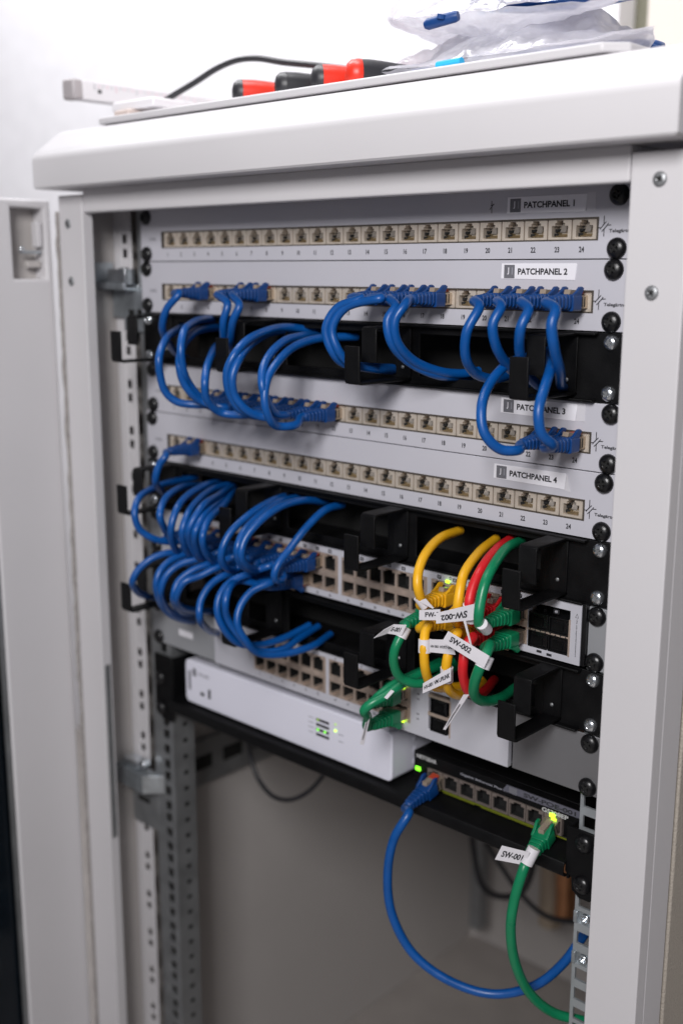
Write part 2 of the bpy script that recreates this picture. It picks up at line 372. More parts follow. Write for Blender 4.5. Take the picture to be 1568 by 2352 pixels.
for zc in (-(11*U+6.35), -(11*U+38.1)):
    b = MB(); b.box(HX-5.6, HX+5.6, 4.3, 8, zc-5.6, zc+5.6, M['zinc']); b.lathe([(3.6, 0), (3.4, 2.2), (2.2, 2.4), (2.1, -1)], (HX+.8, 4.2, zc), (0, -1, 0), M['chrome'], 16)
    b.box(HX-7.6, HX-4.6, .6, 2.1, zc-4.6, zc+4.6, M['zinc']); cb(b, 'cage_nut', bevel=.4)
# rear rails, side panels, back, base
b = MB(); b.box(474, 505, 470, 473, -1020, 0, M['zincdark']); cb(b, 'mounting_rail')
b = MB(); b.box(-66.8, -64, 12.5, 610, -1030, 17, M['paint_shade']); cb(b, 'side_panel')
b = MB(); b.box(529, 533.6, -9.5, 640, -1030, 17, M['texpaint']); cb(b, 'side_panel', bevel=1.2)
b = MB(); b.box(-66, 528, 612, 616, -1030, -560, M['paint_shade']); b.box(-66, 528, 612, 616, -430, 17, M['paint_shade']); b.box(-66, 60, 612, 616, -560, -430, M['paint_shade']); cb(b, 'back_panel')
b = MB(); b.box(-66, 528, -30, 611, -1036, -1032, M['floor']); cb(b, 'base_plate')
# side braces joining the rails
for z in (-575, -20):
    b = MB(); b.box(-62, -58, 60, 470, z-26, z+26, M['zincdark'])
    for k in range(9): b.box(-58.2, -57.6, 80+k*44, 108+k*44, z-8, z+8, M['hole'])
    cb(b, 'brace', bevel=1)
# zinc adjusters between post flange and rail
def adjuster(z0):
    b = MB()
    b.box(-66, -62, -14, 6, z0-24, z0, M['zinc']); b.box(-62, 8-28, -14, -11, z0-24, z0-18, M['zinc'])
    b.box(-62, -20, -11, 6.8, z0-25, z0-22, M['zinc']); b.box(-62, -22, 3.5, 6.9, z0-50, z0-20, M['zinc'])
    b.box(-50, -24, -9, 3, z0-20, z0-6, M['chrome'])
    b.lathe([(5, 0), (5, 6), (4, 8)], (-36, 2, z0-9), (0, -1, 0), M['chrome'], 6)
    b.box(-38, -6, -1.5, 1.6, z0-62, z0-22, M['zinc'])
    b.box(-30, -22, -2.2, -1.4, z0-50, z0-42, M['hole']); b.box(-17, -10, -2.2, -1.4, z0-50, z0-42, M['hole'])
    return cb(b, 'rail_adjuster', bevel=1.0)
adjuster(-45); 
b = MB()
b.prism([(-66, -14), (-20, -14), (-4, 1.5), (-66, 1.5)], -560, -541, 'z', M['zinc'])
b.box(-58, -34, -9, 4, -533, -540.5, M['chrome']); b.lathe([(5, 0), (5, 7), (4, 8)], (-26, -2, -532), (0, -1, 0), M['chrome'], 6)
b.box(-58, -16, 1.8, 6.9, -606, -560.2, M['zincdark']); b.box(-48, -30, .9, 1.6, -580, -575, M['hole'])
cb(b, 'rail_adjuster', bevel=1.0)
# door, opened to about ninety degrees
b = MB()
DX0, DX1 = -96, -75
b.plate([-590, -520, -121, -90, -57, -50.2], [-1012, -940, -60, 1.5, 9], {(1, 1), (1, 2), (3, 2)}, DX0, DX1, M['paint'], 'x')
door = cb(b, 'door', bevel=2.4, seg=3)
def dchild(mb, name, **k):
    o = mb.build(name, None, **k); o.parent = door; return o
b = MB(); b.box(DX0+1, DX0+3, -90.5, -56.5, -60.5, 2, M['paint_shade']); b.box(-86, -77, -64, -58.5, -32, -10, M['paint']); b.box(-84, -79, -79, -58.5, -38, -35, M['zinc']); b.lathe([(2.6, 0), (2.6, 3)], (-80, -79, -34), (1, 0, 0), M['chrome'], 12)
b.box(-88, -82, -72, -58, -50, -44, M['paint_shade']); dchild(b, 'latch', bevel=.8)
b = MB(); b.box(-88, -84, -520.5, -121.2, -939, -61, M['tinted']); dchild(b, 'glass')
b = MB(); b.box(-80, -76.5, -125.5, -121.2, -938, -62, M['zincdark']); dchild(b, 'glazing_bead')

# ------------------------------------------------------------------ ports of the patch panels
def port_mesh():
    b = MB(); W = 16.9/2; H0, H1 = -6.15, 6.15
    m, i = M['nickel'], M['portin']
    b.box(-W, -5.9, -.6, 11, H0, H1, m); b.box(5.9, W, -.6, 11, H0, H1, m)
    b.box(-5.89, 5.89, -.55, 11, H0, -4.7, m)
    b.box(-5.89, -3.6, -.58, 11, 2.4, H1, m); b.box(3.6, 5.89, -.58, 11, 2.4, H1, m)
    b.box(-3.59, -2.4, -.56, 11, 4.2, H1, m); b.box(2.4, 3.59, -.56, 11, 4.2, H1, m)
    b.box(-2.39, 2.39, -.4, 11, 5.6, H1, m)
    b.box(-5.88, 5.88, 7.5, 10.5, -4.7, 5.6, i)
    for k in range(8): b.prism([(1.0, -4.4), (7.3, 1.5), (7.3, .9), (1.8, -4.6)], -3.9+k*1.02, -3.9+k*1.02+.45, 'x', M['gold'])
    b.box(-5.6, -2.6, 2.0, 7, -3.8, -2.2, M['hole']); b.box(-5.6, -2.6, 3.0, 7, -1.0, .6, M['hole'])
    b.box(-.6, 5.7, 3.5, 7, -4.4, -2.0, M['portwhite'])
    b.prism([(6.0, 5.5), (6.0, 3.6), (3, -1.6), (7.4, -1.6), (7.4, 5.5)], -2.0, 2.0, 'x', i)
    return b.build('port_src')
port_src = port_mesh()
def portx(n): return 31.7+(n-1)*17.80
def numx(n): return 11.36+17.8745*n
def panel(idx, unit, dx, bottom_note):
    z0 = -unit*U; org = Vector((232.5+dx, 0, z0-22))
    t = thing('patchbay', f'grey 24 port patch panel with white label reading PATCHPANEL {idx}', 'patch panel', 'patch panels in the rack', org)
    zt, zb, xl, xr = z0-19.7, z0-32.6, 21.6, 450.8
    b = MB(); m = M['panel']; L, R, T, B = -8.7, 473.9, z0-.35, z0-44.1
    def bx(x0, x1, za, zb_): b.box(x0-232.5, x1-232.5, -1.6, 0, za-org.z, zb_-org.z, m)
    # plate assembled as one welded outline: face with a long window
    o0 = [(L, B), (R, B), (R, T), (L, T)]; i0 = [(xl, zb), (xr, zb), (xr, zt), (xl, zt)]
    vs = []
    for y in (-1.6, 0):
        vs += [(x-232.5, y, z-org.z) for x, z in o0]+[(x-232.5, y, z-org.z) for x, z in i0]
    fs = []
    for k in range(4):
        k2 = (k+1) % 4
        fs += [[k, k2, 4+k2, 4+k], [8+k, 12+k, 12+k2, 8+k2], [k, 8+k, 8+k2, k2], [4+k, 4+k2, 12+k2, 12+k]]
    b.add(vs, fs, m)
    b.box(L-232.5+2, R-232.5-2, .01, 14, T-org.z-1.6, T-org.z, m); b.box(L-232.5+22, R-232.5-22, .01, 14, B-org.z, B-org.z+1.6, m)
    b.box(xl-232.5-1.5, xr-232.5+1.5, 12.5, 13.5, zb-org.z-1, zt-org.z+1, M['hole'])
    f = b.build('faceplate', t, bevel=.35, seg=2)
    b = MB(); q0, q1, w0, w1 = xl-232.5, xr-232.5, zb-org.z, zt-org.z
    b.plate([q0-.9, q0+.15, q1-.15, q1+.9], [w0-.5, w0+.35, w1-.35, w1+.7], {(1, 1)}, -1.85, -.3, M['strip'])
    b.build('port_strip_frame', t)
    for n in range(1, 25):
        inst(port_src, 'port', t, (portx(n)-232.5, 0, (zt+zb)/2-org.z))
    b = MB()
    for n in range(1, 25): ptext(b, str(n), numx(n)-232.5, z0-40.2-org.z, 3.5, -1.75, M['ink'], center=True, cond=.8)
    ptext(b, 'CAT6A', 3.5-232.5, z0-26.6-org.z, 2.6, -1.75, M['inkgrey'], cond=.9)
    b.build('port_numbers', t, smooth=False)
    b = MB()   # maker's mark: crossed bolts, then the name
    gx, gz = 455.3-232.5, z0-25.0-org.z
    def stroke(pts, w=.55):
        for (x0, z0_), (x1, z1_) in zip(pts, pts[1:]):
            d = Vector((x1-x0, 0, z1_-z0_)); nn = Vector((-d.z, 0, d.x)).normalized()*w/2
            a = Vector((gx+x0, -1.78, gz+z0_)); e = Vector((gx+x1, -1.78, gz+z1_))
            b.add([a-nn, e-nn, e+nn, a+nn], [(0, 1, 2, 3)], M['ink'])
    stroke([(0, 6.5), (0, 1.5), (-2.6, -1.6)]); stroke([(-4.6, -.7), (-1.8, -.6), (1.6, 3)]); stroke([(0.2, -6), (0.2, -1.5), (3.2, 2.0)]); stroke([(5, .9), (2.2, .7), (-1.4, -3)])
    ptext(b, 'Telegärtner', 459.0-232.5, z0-29.2-org.z, 2.7, -1.77, M['ink'], w=17.5)
    b.build('maker_mark', t, smooth=False)
    # adhesive label
    lx, lz, lr, dz = {1: (383.5, -4.9, 443.0, 10.6), 2: (380.5, -46.9+44.45, 437.8, 10.4), 3: (383.6, -135.3+133.35, 442.8, 11.0), 4: (379.6, -181.3+177.8, 437.0, 10.6)}[idx]
    lx -= dx; lr -= dx
    b = MB(); x0, x1, zt_, zb_ = lx-232.5, lr-232.5, z0+lz-org.z, z0+lz-dz-org.z
    b.prism([(x0, zb_+.6), (x1-1, zb_), (x1, zt_-.8), (x1-.6, zt_), (x0+.3, zt_)], -1.95, -1.62, 'y', M['sticker'])
    if idx in (1, 3): b.box(x1-.4, x1+6, -1.85, -1.63, zb_+.2, zt_+.8, M['tape'])
    if idx == 4: b.prism([(x1-5, zb_+.1), (x1+4, zb_-1.5), (x1+1, zt_-.5), (x1-1, zt_-.3)], -1.9, -1.63, 'y', M['tape'])
    st = b.build('label_sticker', t, smooth=False)
    b = MB(); hz = (zt_+zb_)/2
    b.box(x0+2.4, x0+10.6, -2.12, -1.96, hz-4.3, hz+4.3, M['stickgrey'])
    ptext(b, 'J', x0+5.0, hz-2.0, 4.6, -2.2, M['sticker'], cond=.9); ptext(b, 'I', x0+8.4, hz-2.0, 4.6, -2.2, M['inksoft'])
    b.build('emblem', st, smooth=False)
    b = MB(); ptext(b, f'PATCHPANEL {idx}', x0+13.2, hz-2.0, 4.1, -2.15, M['ink'], w=37.5, bold=.034)
    b.build('lettering', st, smooth=False)
    if idx == 1:
        b = MB(); gx, gz = 371-232.5, z0-10-org.z; stroke([(0, 3.5), (.2, -4.5)], .5); stroke([(-1.6, -2.2), (1.8, 1.6)], .45); stroke([(-.8, .6), (2.2, .9)], .4)
        b.build('pen_mark', t, smooth=False)
    for x in (0, HX):
        for z in (-6.35, -38.1): screw(t, proto_black, (x-232.5, -1.6, z0+z-org.z))
    return t
panel(1, 0, 0, ''); panel(2, 1, -1.1, ''); panel(3, 3, 2.3, ''); panel(4, 4, 0, '')

# ------------------------------------------------------------------ cable managers
RX = [441.8, 305, 169.5, 33]
def ring_mesh():
    b = MB(); m = M['black']; w = 13.6; t = 1.8
    # top arm, short front face; long bottom arm, tip turned up (origin: right edge, panel face, unit top)
    prof_top = [(-1, -1.0), (-38.2, -1.0), (-40.2, -1.8), (-41, -3.8), (-41, -26), (-39.3, -26), (-39.3, -4.4), (-38.4, -3.2), (-37, -2.8), (-1, -2.8)]
    prof_bot = [(-1, -40.4), (-54.5, -40.4), (-57.4, -39.6), (-58.6, -37), (-58.6, -13.6), (-56.8, -13.6), (-56.8, -36.4), (-56, -38), (-54, -38.6), (-1, -38.6)]
    for pr in (prof_top, prof_bot): b.prism([(y, z) for y, z in pr], -w, 0, 'x', m)
    b.box(-w, 0, -3.4, -1.9, -40.4, -1.0, m)
    b.lathe([(1.5, 0), (1.3, .8), (.5, 1.1)], (-w/2, -3.3, -31), (0, -1, 0), M['zincdark'], 10)
    return b.build('ring_src', bevel=.5, seg=2)
ring_src = ring_mesh()
def manager(unit, label, dx=0):
    z0 = -unit*U; org = Vector((232.5, 0, z0-22))
    t = thing('cable_manager', label, 'cable manager', 'black cable managers in the rack', org)
    b = MB(); m = M['black']; L, R, T, B = -8.7-232.5, 473.9-232.5, z0-.4-org.z, z0-44.0-org.z
    WT, WB = z0-7-org.z, z0-37-org.z
    xs = [L, 20-232.5]; wins = []
    edges = [(12, 17.5), (36, 148), (172, 284), (308, 418)]
    edges = [(40, 148), (176, 284), (312, 420)]
    xs = [L]+[v-232.5 for e_ in edges for v in e_]+[R]
    b.plate(xs, [B, WB, WT, T], {(1, 1), (3, 1), (5, 1)}, -1.6, 0, m)
    b.box(L+18, R-18, -7, -1.61, T-1.6, T, m); b.box(L+18, R-18, -7, -1.61, B, B+1.6, m)
    b.build('back_panel', t, bevel=.4)
    b = MB(); b.box(L+20, R-20, 45, 47, B+1, T-1, M['hole']); b.box(L+20, R-20, .1, 45, T-2.2, T-1, M['black']); b.box(L+20, R-20, .1, 45, B+1, B+2.2, M['black'])  # black box added behind the openings to stand for the unlit interior
    b.build('shade_backing', t)
    for x in RX: inst(ring_src, 'ring', t, (x-232.5+dx, 0, z0-org.z))
    for x in (0, HX):
        for z in (-6.35, -38.1): screw(t, proto_zinc, (x-232.5-.6, -1.6, z0+z-org.z))
    return t
manager(2, 'black cable manager with metal rings between patch panels 2 and 3')
manager(5, 'black cable manager with metal rings directly below patch panel 4')
manager(7, 'black cable manager with metal rings between the two wide switches')

# ------------------------------------------------------------------ switch ports
def jack_mesh(name, W, H, up, metal, depth=11, led=True):
    b = MB(); w = W/2; h = H/2; m = metal; s = 1 if up else -1
    def bz(x0, x1, y0, y1, za, zb_, mm): b.box(x0, x1, y0, y1, min(s*za, s*zb_), max(s*za, s*zb_), mm)
    bz(-w, -w+1.1, 0, depth, -h, h, m); bz(w-1.1, w, 0, depth, -h, h, m)
    bz(-w+1.11, w-1.11, .05, depth, -h, -h+.9, m)
    bz(-w+1.11, -3.3, .03, depth, h-2.6, h, m); bz(3.3, w-1.11, .03, depth, h-2.6, h, m)
    bz(-3.29, 3.29, .04, depth, h-.8, h, m)
    bz(-w+1.12, w-1.12, depth-1, depth, -h+.9, h-.8, M['hole'])
    bz(-w+1.12, w-1.12, 2.2, depth-1.1, -h+.9, -h+1.2, M['hole'])
    b.box(-w+1.1, -w+1.3, 1.5, depth, -h+1, h-1, M['hole']); b.box(w-1.3, w-1.1, 1.5, depth, -h+1, h-1, M['hole'])
    return b.build(name)
jack_up = jack_mesh('jack_src_up', 14.0, 14.2, True, M['cage']); jack_dn = jack_mesh('jack_src_down', 14.0, 13.0, False, M['cage'])
def sfp_mesh():
    b = MB(); m = M['blackplastic']
    b.box(-7.6, 7.6, -.4, 20, 4.9, 5.9, m); b.box(-7.6, 7.6, -.4, 20, -5.9, -4.9, m)
    b.box(-7.6, -6.8, -.4, 20, -4.89, 4.89, m); b.box(6.8, 7.6, -.4, 20, -4.89, 4.89, m)
    b.box(-6.79, 6.79, 1.6, 3, -4.88, 4.88, M['blackplastic']); b.box(-5, 3, .8, 1.7, -3.4, 2.2, M['black'])
    return b.build('sfp_src', bevel=.15)
sfp_src = sfp_mesh()

def place_led(parent, x, z, m, org, y=-6.6, r=1.1):
    b = MB(); b.box(-r*1.2, r*1.2, -.5, .5, -r*.8, r*.8, m); o = b.build('status_light', parent, bevel=.4)
    o.location = (Vector((x, y, z))-org)*S; return o

# 48 port switch
z0 = -6*U; org = Vector((232.5, 0, z0-22))
sw1 = thing('network_switch', 'wide grey 48 port switch with four black module slots at its right end', 'network switch', None, org)
FX0, FX1, FY = 12, 455.4, -5
groups1 = [60.2, 150, 239.9, 329.8]
b = MB(); m = M['swface']
T, B = z0+1.2, z0-42.2
def ob(x0, x1, y0, y1, za, zb_, mm): b.box(x0-org.x, x1-org.x, y0, y1, za-org.z, zb_-org.z, mm)
PT, PB = -272.4, -303.6
xs = [FX0]+[v for g in groups1 for v in (g, g+84)]+[414.2, 447, FX1]
b.plate([x-org.x for x in xs], [v-org.z for v in (B, PB, PT, T)], {(1, 1), (3, 1), (5, 1), (7, 1), (9, 1)}, FY, 0, m)
ob(FX0+1, FX1-1, 17, 260, B+1, T-1, M['greyear']); ob(FX0+1, FX1-1, .1, 16.9, T-2.2, T-1, M['greyear']); ob(FX0+1, FX1-1, .1, 16.9, B+1, B+2.2, M['greyear'])
b.build('chassis', sw1, bevel=.5)
b = MB(); ob(FX1+.1, FX1+3.4, FY+.4, 0, B+.2, T-.2, M['blackplastic']); b.build('end_trim', sw1, bevel=.4)
for x0, x1 in ((FX1+3.5, 473.9), (-8.7, FX0-.1)):
    b = MB(); ob(x0, x1, -1.6, .05, z0-43.8, z0-.6, M['greyear']); b.build('rack_ear', sw1, bevel=.5)
used1 = set()
for gi, g in enumerate(groups1):
    b = MB(); ob(g+.05, g+83.95, FY-.3, 8, -290.3, -286.9, M['cage'])
    if gi < 3: ob(g+84, g+86, FY-.2, 0, PB, PT, M['cage'])
    b.build('port_divider', sw1, bevel=.2)
    for k in range(6):
        inst(jack_up, 'port', sw1, (g+7+14*k-org.x, FY-.3, -279.6-org.z)); inst(jack_dn, 'port', sw1, (g+7+14*k-org.x, FY-.3, -296.9-org.z))
for i, x in enumerate((422.4, 438.4)):
    for z in (-285.0, -298.0): inst(sfp_src, 'module_slot', sw1, (x-org.x, FY, z-org.z))
b = MB(); ob(414.3, 446.2, FY-.2, 2, -292.2, -290.8, M['cage']); ob(446.3, 447.6, FY-.3, 2, -304.4, -278.6, M['cage']); 
for k in range(8):
    x = 415.6+k*4.0-org.x; zc = -291.5-org.z; sg = 1 if k % 2 else -1
    b.add([(x, FY-.28, zc-.55*sg), (x+1.5, FY-.28, zc-.55*sg), (x+.75, FY-.28, zc+.65*sg)], [(0, 1, 2)], M['ink'])
b.build('slot_frame', sw1)
b = MB()
for gi, g in enumerate(groups1):
    for k in range(6):
        n = gi*12+k*2+1
        b.box(g+5.2+14*k-org.x, g+8.8+14*k-org.x, FY-.1, FY-.02, -271.4-org.z, -268.6-org.z, M['ink'])
        ptext(b, str(n), g+7+14*k-org.x, -270.9-org.z, 1.8, FY-.14, M['swface'], center=True)
        ptext(b, str(n+1), g+7+14*k-org.x, -307.6-org.z, 2.2, FY-.1, M['ink'], center=True)
ptext(b, 'D', 346-org.x, -270.6-org.z, 2.6, FY-.1, M['ink']); ptext(b, '37', 392-org.x, -271-org.z, 2.6, FY-.1, M['ink'])
ptext(b, '51', 426.5-org.x, -277.2-org.z, 2.2, FY-.12, M['ink']); b.box(434-org.x, 438.5-org.x, FY-.1, FY-.02, -276.6-org.z, -273.6-org.z, M['ink'])
ptext(b, '49', 435-org.x, -276.2-org.z, 2.0, FY-.14, M['swface']); b.box(430-org.x, 434-org.x, FY-.1, FY-.02, -307.6-org.z, -305.8-org.z, M['ink'])
b.box(422-org.x, 426-org.x, FY-.1, FY-.02, -307.0-org.z, -305.2-org.z, M['ink'])
# vertical caution line and triangle
tri = [(450.9, -276), (453.3, -276), (452.1, -273.2)]
for a, e in zip(tri, tri[1:]+tri[:1]):
    d = Vector((e[0]-a[0], 0, e[1]-a[1])); nn = Vector((-d.z, 0, d.x)).normalized()*.12
    A = Vector((a[0], FY-.1, a[1]))-org; A.y = FY-.1; E_ = Vector((e[0], FY-.1, e[1]))-org; E_.y = FY-.1
    b.add([A-nn, E_-nn, E_+nn, A+nn], [(0, 1, 2, 3)], M['ink'])
g_, fs_, asp = glyphs('Use only supported transceivers')
b.add([(451.5+v*1.3-org.x, FY-.1, -277.2-u_*26-org.z) for u_, v in g_], fs_, M['ink'])
ptext(b, 'Gigabit Ethernet', 210-org.x, -267.2-org.z, 1.5, FY-.1, M['ink'])
b.build('printed_markings', sw1, smooth=False)
for x in (0, HX):
    for z in (-6.35, -38.1): screw(sw1, proto_black, (x-org.x, -1.6, z0+z-org.z))
place_led(sw1, 345.5, -271.6, M['ledy'], org, -6.4, 1.4); place_led(sw1, 100, -273, M['led'], org, -7, 1.5)

# 24 port switch
z0 = -8*U; org2 = Vector((243, 0, z0-22)); org = org2
sw2 = thing('network_switch', 'grey 24 port switch with broad blank brackets, lowest wide unit above the shelf', 'network switch', None, org)
b = MB(); T, B = z0-.6, z0-43.4; FX0, FX1, FY = 83.5, 401.8, -5
PT, PB = -360.4, -391.2; groups2 = [136.5, 226.2]
xs = [FX0]+[v for g in groups2 for v in (g, g+84)]+[329, 349, FX1]
b.plate([x-org.x for x in xs], [v-org.z for v in (B, PB, PT, T)], {(1, 1), (3, 1), (5, 1)}, FY, 0, M['swface'])
ob(FX0+.5, FX1-.5, 17, 250, B+1, T-1, M['greyear']); ob(FX0+.5, FX1-.5, .1, 16.9, T-2.2, T-1, M['greyear']); ob(FX0+.5, FX1-.5, .1, 16.9, B+1, B+2.2, M['greyear'])
b.build('chassis', sw2, bevel=.5)
for gi, g in enumerate(groups2):
    b = MB(); ob(g+.05, g+83.95, FY-.3, 8, -378.0, -374.6, M['cage']); ob(g+84.1, g+86, FY-.2, 0, PB, PT, M['cage']); b.build('port_divider', sw2, bevel=.2)
    for k in range(6):
        inst(jack_up, 'port', sw2, (g+7+14*k-org.x, FY-.3, -367.4-org.z)); inst(jack_dn, 'port', sw2, (g+7+14*k-org.x, FY-.3, -384.6-org.z))
for z in (-370.6, -385.2): inst(sfp_src, 'module_slot', sw2, (339-org.x, FY, z-org.z))
b = MB(); ob(349.1, 350.4, FY-.3, 2, -392.2, -363.4, M['cage']); ob(329, 349, FY-.3, 2, -379.2, -376.6, M['cage']); ob(329, 349, FY-.3, 2, -364.6, -362.6, M['cage']); b.build('slot_frame', sw2)
b = MB()
for g in groups2:
    for k in range(6):
        n = (0 if g < 200 else 12)+k*2+1
        ptext(b, str(n), g+7+14*k-org.x, -359.6-org.z, 2.0, FY-.1, M['ink'], center=True); ptext(b, str(n+1), g+7+14*k-org.x, -394.8-org.z, 2.2, FY-.1, M['ink'], center=True)
for z in (-366, -370, -382, -386): ptext(b, 'Link', 318-org.x, z-org.z, 1.4, FY-.1, M['ink'])
b.box(96-org.x, 112-org.x, FY-.1, FY-.02, -378-org.z, -368-org.z, M['inksoft'])
b.build('printed_markings', sw2, smooth=False)
b = MB(); ob(403.6, 473.9, -2.2, -.4, z0-43.8, z0-.6, M['darkear']); b.build('rack_ear', sw2, bevel=.5)
b = MB(); ob(-8.7, 82.3, -2.2, -.4, z0-43.8, z0-.6, M['greyear']); b.build('rack_ear', sw2, bevel=.5)
b = MB(); ob(30, 50, -2.5, -2.25, z0-30, z0-24, M['sticker']); b.build('small_sticker', sw2)
for x in (0, HX):
    for z in (-6.35, -38.1): screw(sw2, proto_black, (x-org.x, -2.2, z0+z-org.z))
place_led(sw2, 305.8, -363.2, M['ledy'], org, -7, 1.5); place_led(sw2, 305.8, -390.2, M['ledy'], org, -7, 1.5)

# ------------------------------------------------------------------ shelf and what stands on it
sh = thing('rack_shelf', 'black steel shelf under the white appliance and small switch', 'shelf', None, (232.5, 0, -452))
org = Vector((232.5, 0, -452))
b = MB(); k = M['black']
prof = [(200, -1.0), (-2, -1.0), (-5.5, -2.2), (-7, -5.5), (-6.5, -11), (-4, -13.4), (-1, -13.6), (-1, -12), (-3.6, -11.5), (-5.2, -9.5), (-5.4, -6), (-4.4, -3.6), (-1.6, -2.6), (200, -2.6)]
b.prism([(y, z) for y, z in prof], 17-org.x, 452-org.x, 'x', k)
b.build('tray', sh, bevel=.3)
for x0, x1, s in ((450.8, 474.2, 1), (-9, 17, -1)):
    b = MB(); xa, xb = x0-org.x, x1-org.x; zt = -412-org.z if s < 0 else -427-org.z
    b.prism([(xa, -462-org.z), (xa+(5 if s > 0 else 0), -464-org.z), (xa+6, -474-org.z), (xa+12, -478-org.z), (xb-3, -478-org.z), (xb, -474-org.z), (xb, zt), (xa, zt)], -2.4, -.6, 'y', k)
    b.box(xa if s > 0 else xb-2, xa+2 if s > 0 else xb, -.5, 190, -468-org.z, zt-1, k)
    b.build('bracket', sh, bevel=.5)
for x in (-.3, HX):
    for z in (-435.8, -466.8): screw(sh, proto_black, (x-org.x-(0 if x > 1 else 0), -2.4, z-org.z))

wb = thing('network_appliance', 'white box shaped network appliance with rounded corners on the shelf', 'appliance', None, (161, 90, -451))
org = Vector((161, 90, -451)); A0, A1, AY, AT, AB = 33.5, 289, 1.0, -408.5, -450.6
b = MB(); w_ = A1-A0
def rrect(x0, x1, z0_, z1_, r, n=5):
    out = []
    for cx, cz, a0 in ((x1-r, z0_+r, -90), (x1-r, z1_-r, 0), (x0+r, z1_-r, 90), (x0+r, z0_+r, 180)):
        for i in range(n+1):
            a = math.radians(a0+90*i/n); out.append((cx+r*math.cos(a), cz+r*math.sin(a)))
    return out
b.prism(rrect(A0-org.x, A1-org.x, AB-org.z, AT-org.z, 5), AY-org.y, 190-org.y, 'y', M['whitebox'])
b.build('housing', wb, bevel=1.2, seg=3)
b = MB()
ob(A0+5, A0+8, AY-.5, AY-.05, -438, -419, M['inkgrey']); ob(A0+11, A0+16, AY-.4, AY-.05, -423, -415.5, M['inkgrey'])
ptext(b, 'FW-001', A0+19-org.x, -421.4-org.z, 3.6, AY-.15-org.y, M['inksoft'], w=15)
ob(A0+33, A0+36, AY-.5, AY-.05, -440, -431, M['ink']); 
b.v = [Vector((v.x, v.y if abs(v.y+org.y-AY) > 5 else v.y, v.z)) for v in b.v]
fx = b
def fix_y(bb):      # ob() keeps y absolute; bring it to this thing's own origin
    for v in bb.v:
        if v.y > -20: v.y -= org.y
fix_y(b); b.build('front_markings', wb, smooth=False)
b = MB(); ob(A0+22, A0+27, AY-.6, AY-.05, -439.5, -436.5, M['blackplastic']); fix_y(b); b.build('button', wb)
b = MB()
lx0 = 205.5
for i in range(4):
    z = -420.0-i*4.4
    ob(lx0, lx0+15, AY-.25, AY-.05, z-1.3, z+1.0, M['ink']); ob(lx0-9, lx0-3, AY-.2, AY-.05, z-.4, z+.2, M['inksoft'])
ob(lx0+26, lx0+31, AY-.2, AY-.05, -426.5, -425.8, M['inksoft']); ob(lx0+26, lx0+31, AY-.2, AY-.05, -432.5, -431.8, M['inksoft'])
fix_y(b); b.build('port_indicator_panel', wb, smooth=False)
for x, z, mm in ((lx0+2.5, -420, M['leddim']), (lx0+2.5, -428.8, M['led']), (lx0+10.5, -428.8, M['led']), (lx0+22.5, -418.5, M['leddim']), (lx0+22.5, -424, M['ledy'])):
    place_led(wb, x, z, mm, org, AY-.5, .8)
b = MB()
for i in range(4):
    for j in range(3): b.lathe([(3.0, 0), (3.0, .3), (2.2, .5)], (A1-org.x-.1, 30+i*30-org.y, -421-j*10-org.z), (1, 0, 0), M['whitebox'], 12)
b.build('side_vents', wb)

ms = thing('small_switch', 'small black 8 port switch with yellow stripes at right end of shelf', 'network switch', None, (372.5, 65, -452))
org = Vector((372.5, 65, -452)); Q0, Q1, QY, QT, QB = 298.5, 449.5, 17.0, -424.4, -451.4
b = MB(); b.box(Q0-org.x, Q1-org.x, QY+9-org.y, 118-org.y, QB-org.z, QT-org.z, M['black']); b.box(Q0-org.x, Q1-org.x, QY-org.y, QY+8.9-org.y, -434.8-org.z, QT-org.z, M['black']); b.box(Q0-org.x, Q1-org.x, QY-org.y, QY+8.9-org.y, QB-org.z, -448.4-org.z, M['black']); b.box(Q0-org.x, Q0+13.5-org.x, QY-org.y, QY+8.9-org.y, -448.3-org.z, -434.9-org.z, M['black']); b.box(Q1-13-org.x, Q1-org.x, QY-org.y, QY+8.9-org.y, -448.3-org.z, -434.9-org.z, M['black']); b.build('housing', ms, bevel=.5)
b = MB(); jx = [Q0+22+i*15.4 for i in range(8)]
for i, x in enumerate(jx):
    pass
jack_ms = jack_mesh('jack_src_small', 14.6, 13.4, True, M['darkcage'], 9)
for x in jx: inst(jack_ms, 'port', ms, (x-org.x, QY-org.y-1.0, -441.6-org.z))
b = MB(); yy = QY-.35-org.y
ptext(b, 'NETGEAR', Q0+3-org.x, -429.6-org.z, 3.2, yy, M['inkwhite'], w=20)
ptext(b, 'Gigabit Ethernet Plus Switch', Q0+46-org.x, -431.0-org.z, 2.2, yy, M['inksoft'], w=52)
ptext(b, 'GS308EP', Q1-31-org.x, -434.6-org.z, 3.4, yy-.25, M['inkwhite'], w=22, bold=.03)
b.box(Q0+20-org.x, Q1-5-org.x, QY-.3-org.y, QY-.05-org.y, -450.3-org.z, -449.1-org.z, M['yellowink'])
b.box(Q0+30-org.x, Q0+60-org.x, QY-.3-org.y, QY-.05-org.y, -451.2-org.z, -450.6-org.z, M['yellowink']); b.box(Q0+66-org.x, Q0+120-org.x, QY-.3-org.y, QY-.05-org.y, -451.2-org.z, -450.6-org.z, M['yellowink'])
b.build('front_markings', ms, smooth=False)
b = MB(); b.prism([(Q1-66-org.x, -430.2-org.z), (Q1+3-org.x, -429.9-org.z), (Q1+3-org.x, -424.6-org.z), (Q1-62-org.x, -424.6-org.z)], QY-.5-org.y, QY-.05-org.y, 'y', M['dimtape'])
sk = b.build('label_sticker', ms, smooth=False)
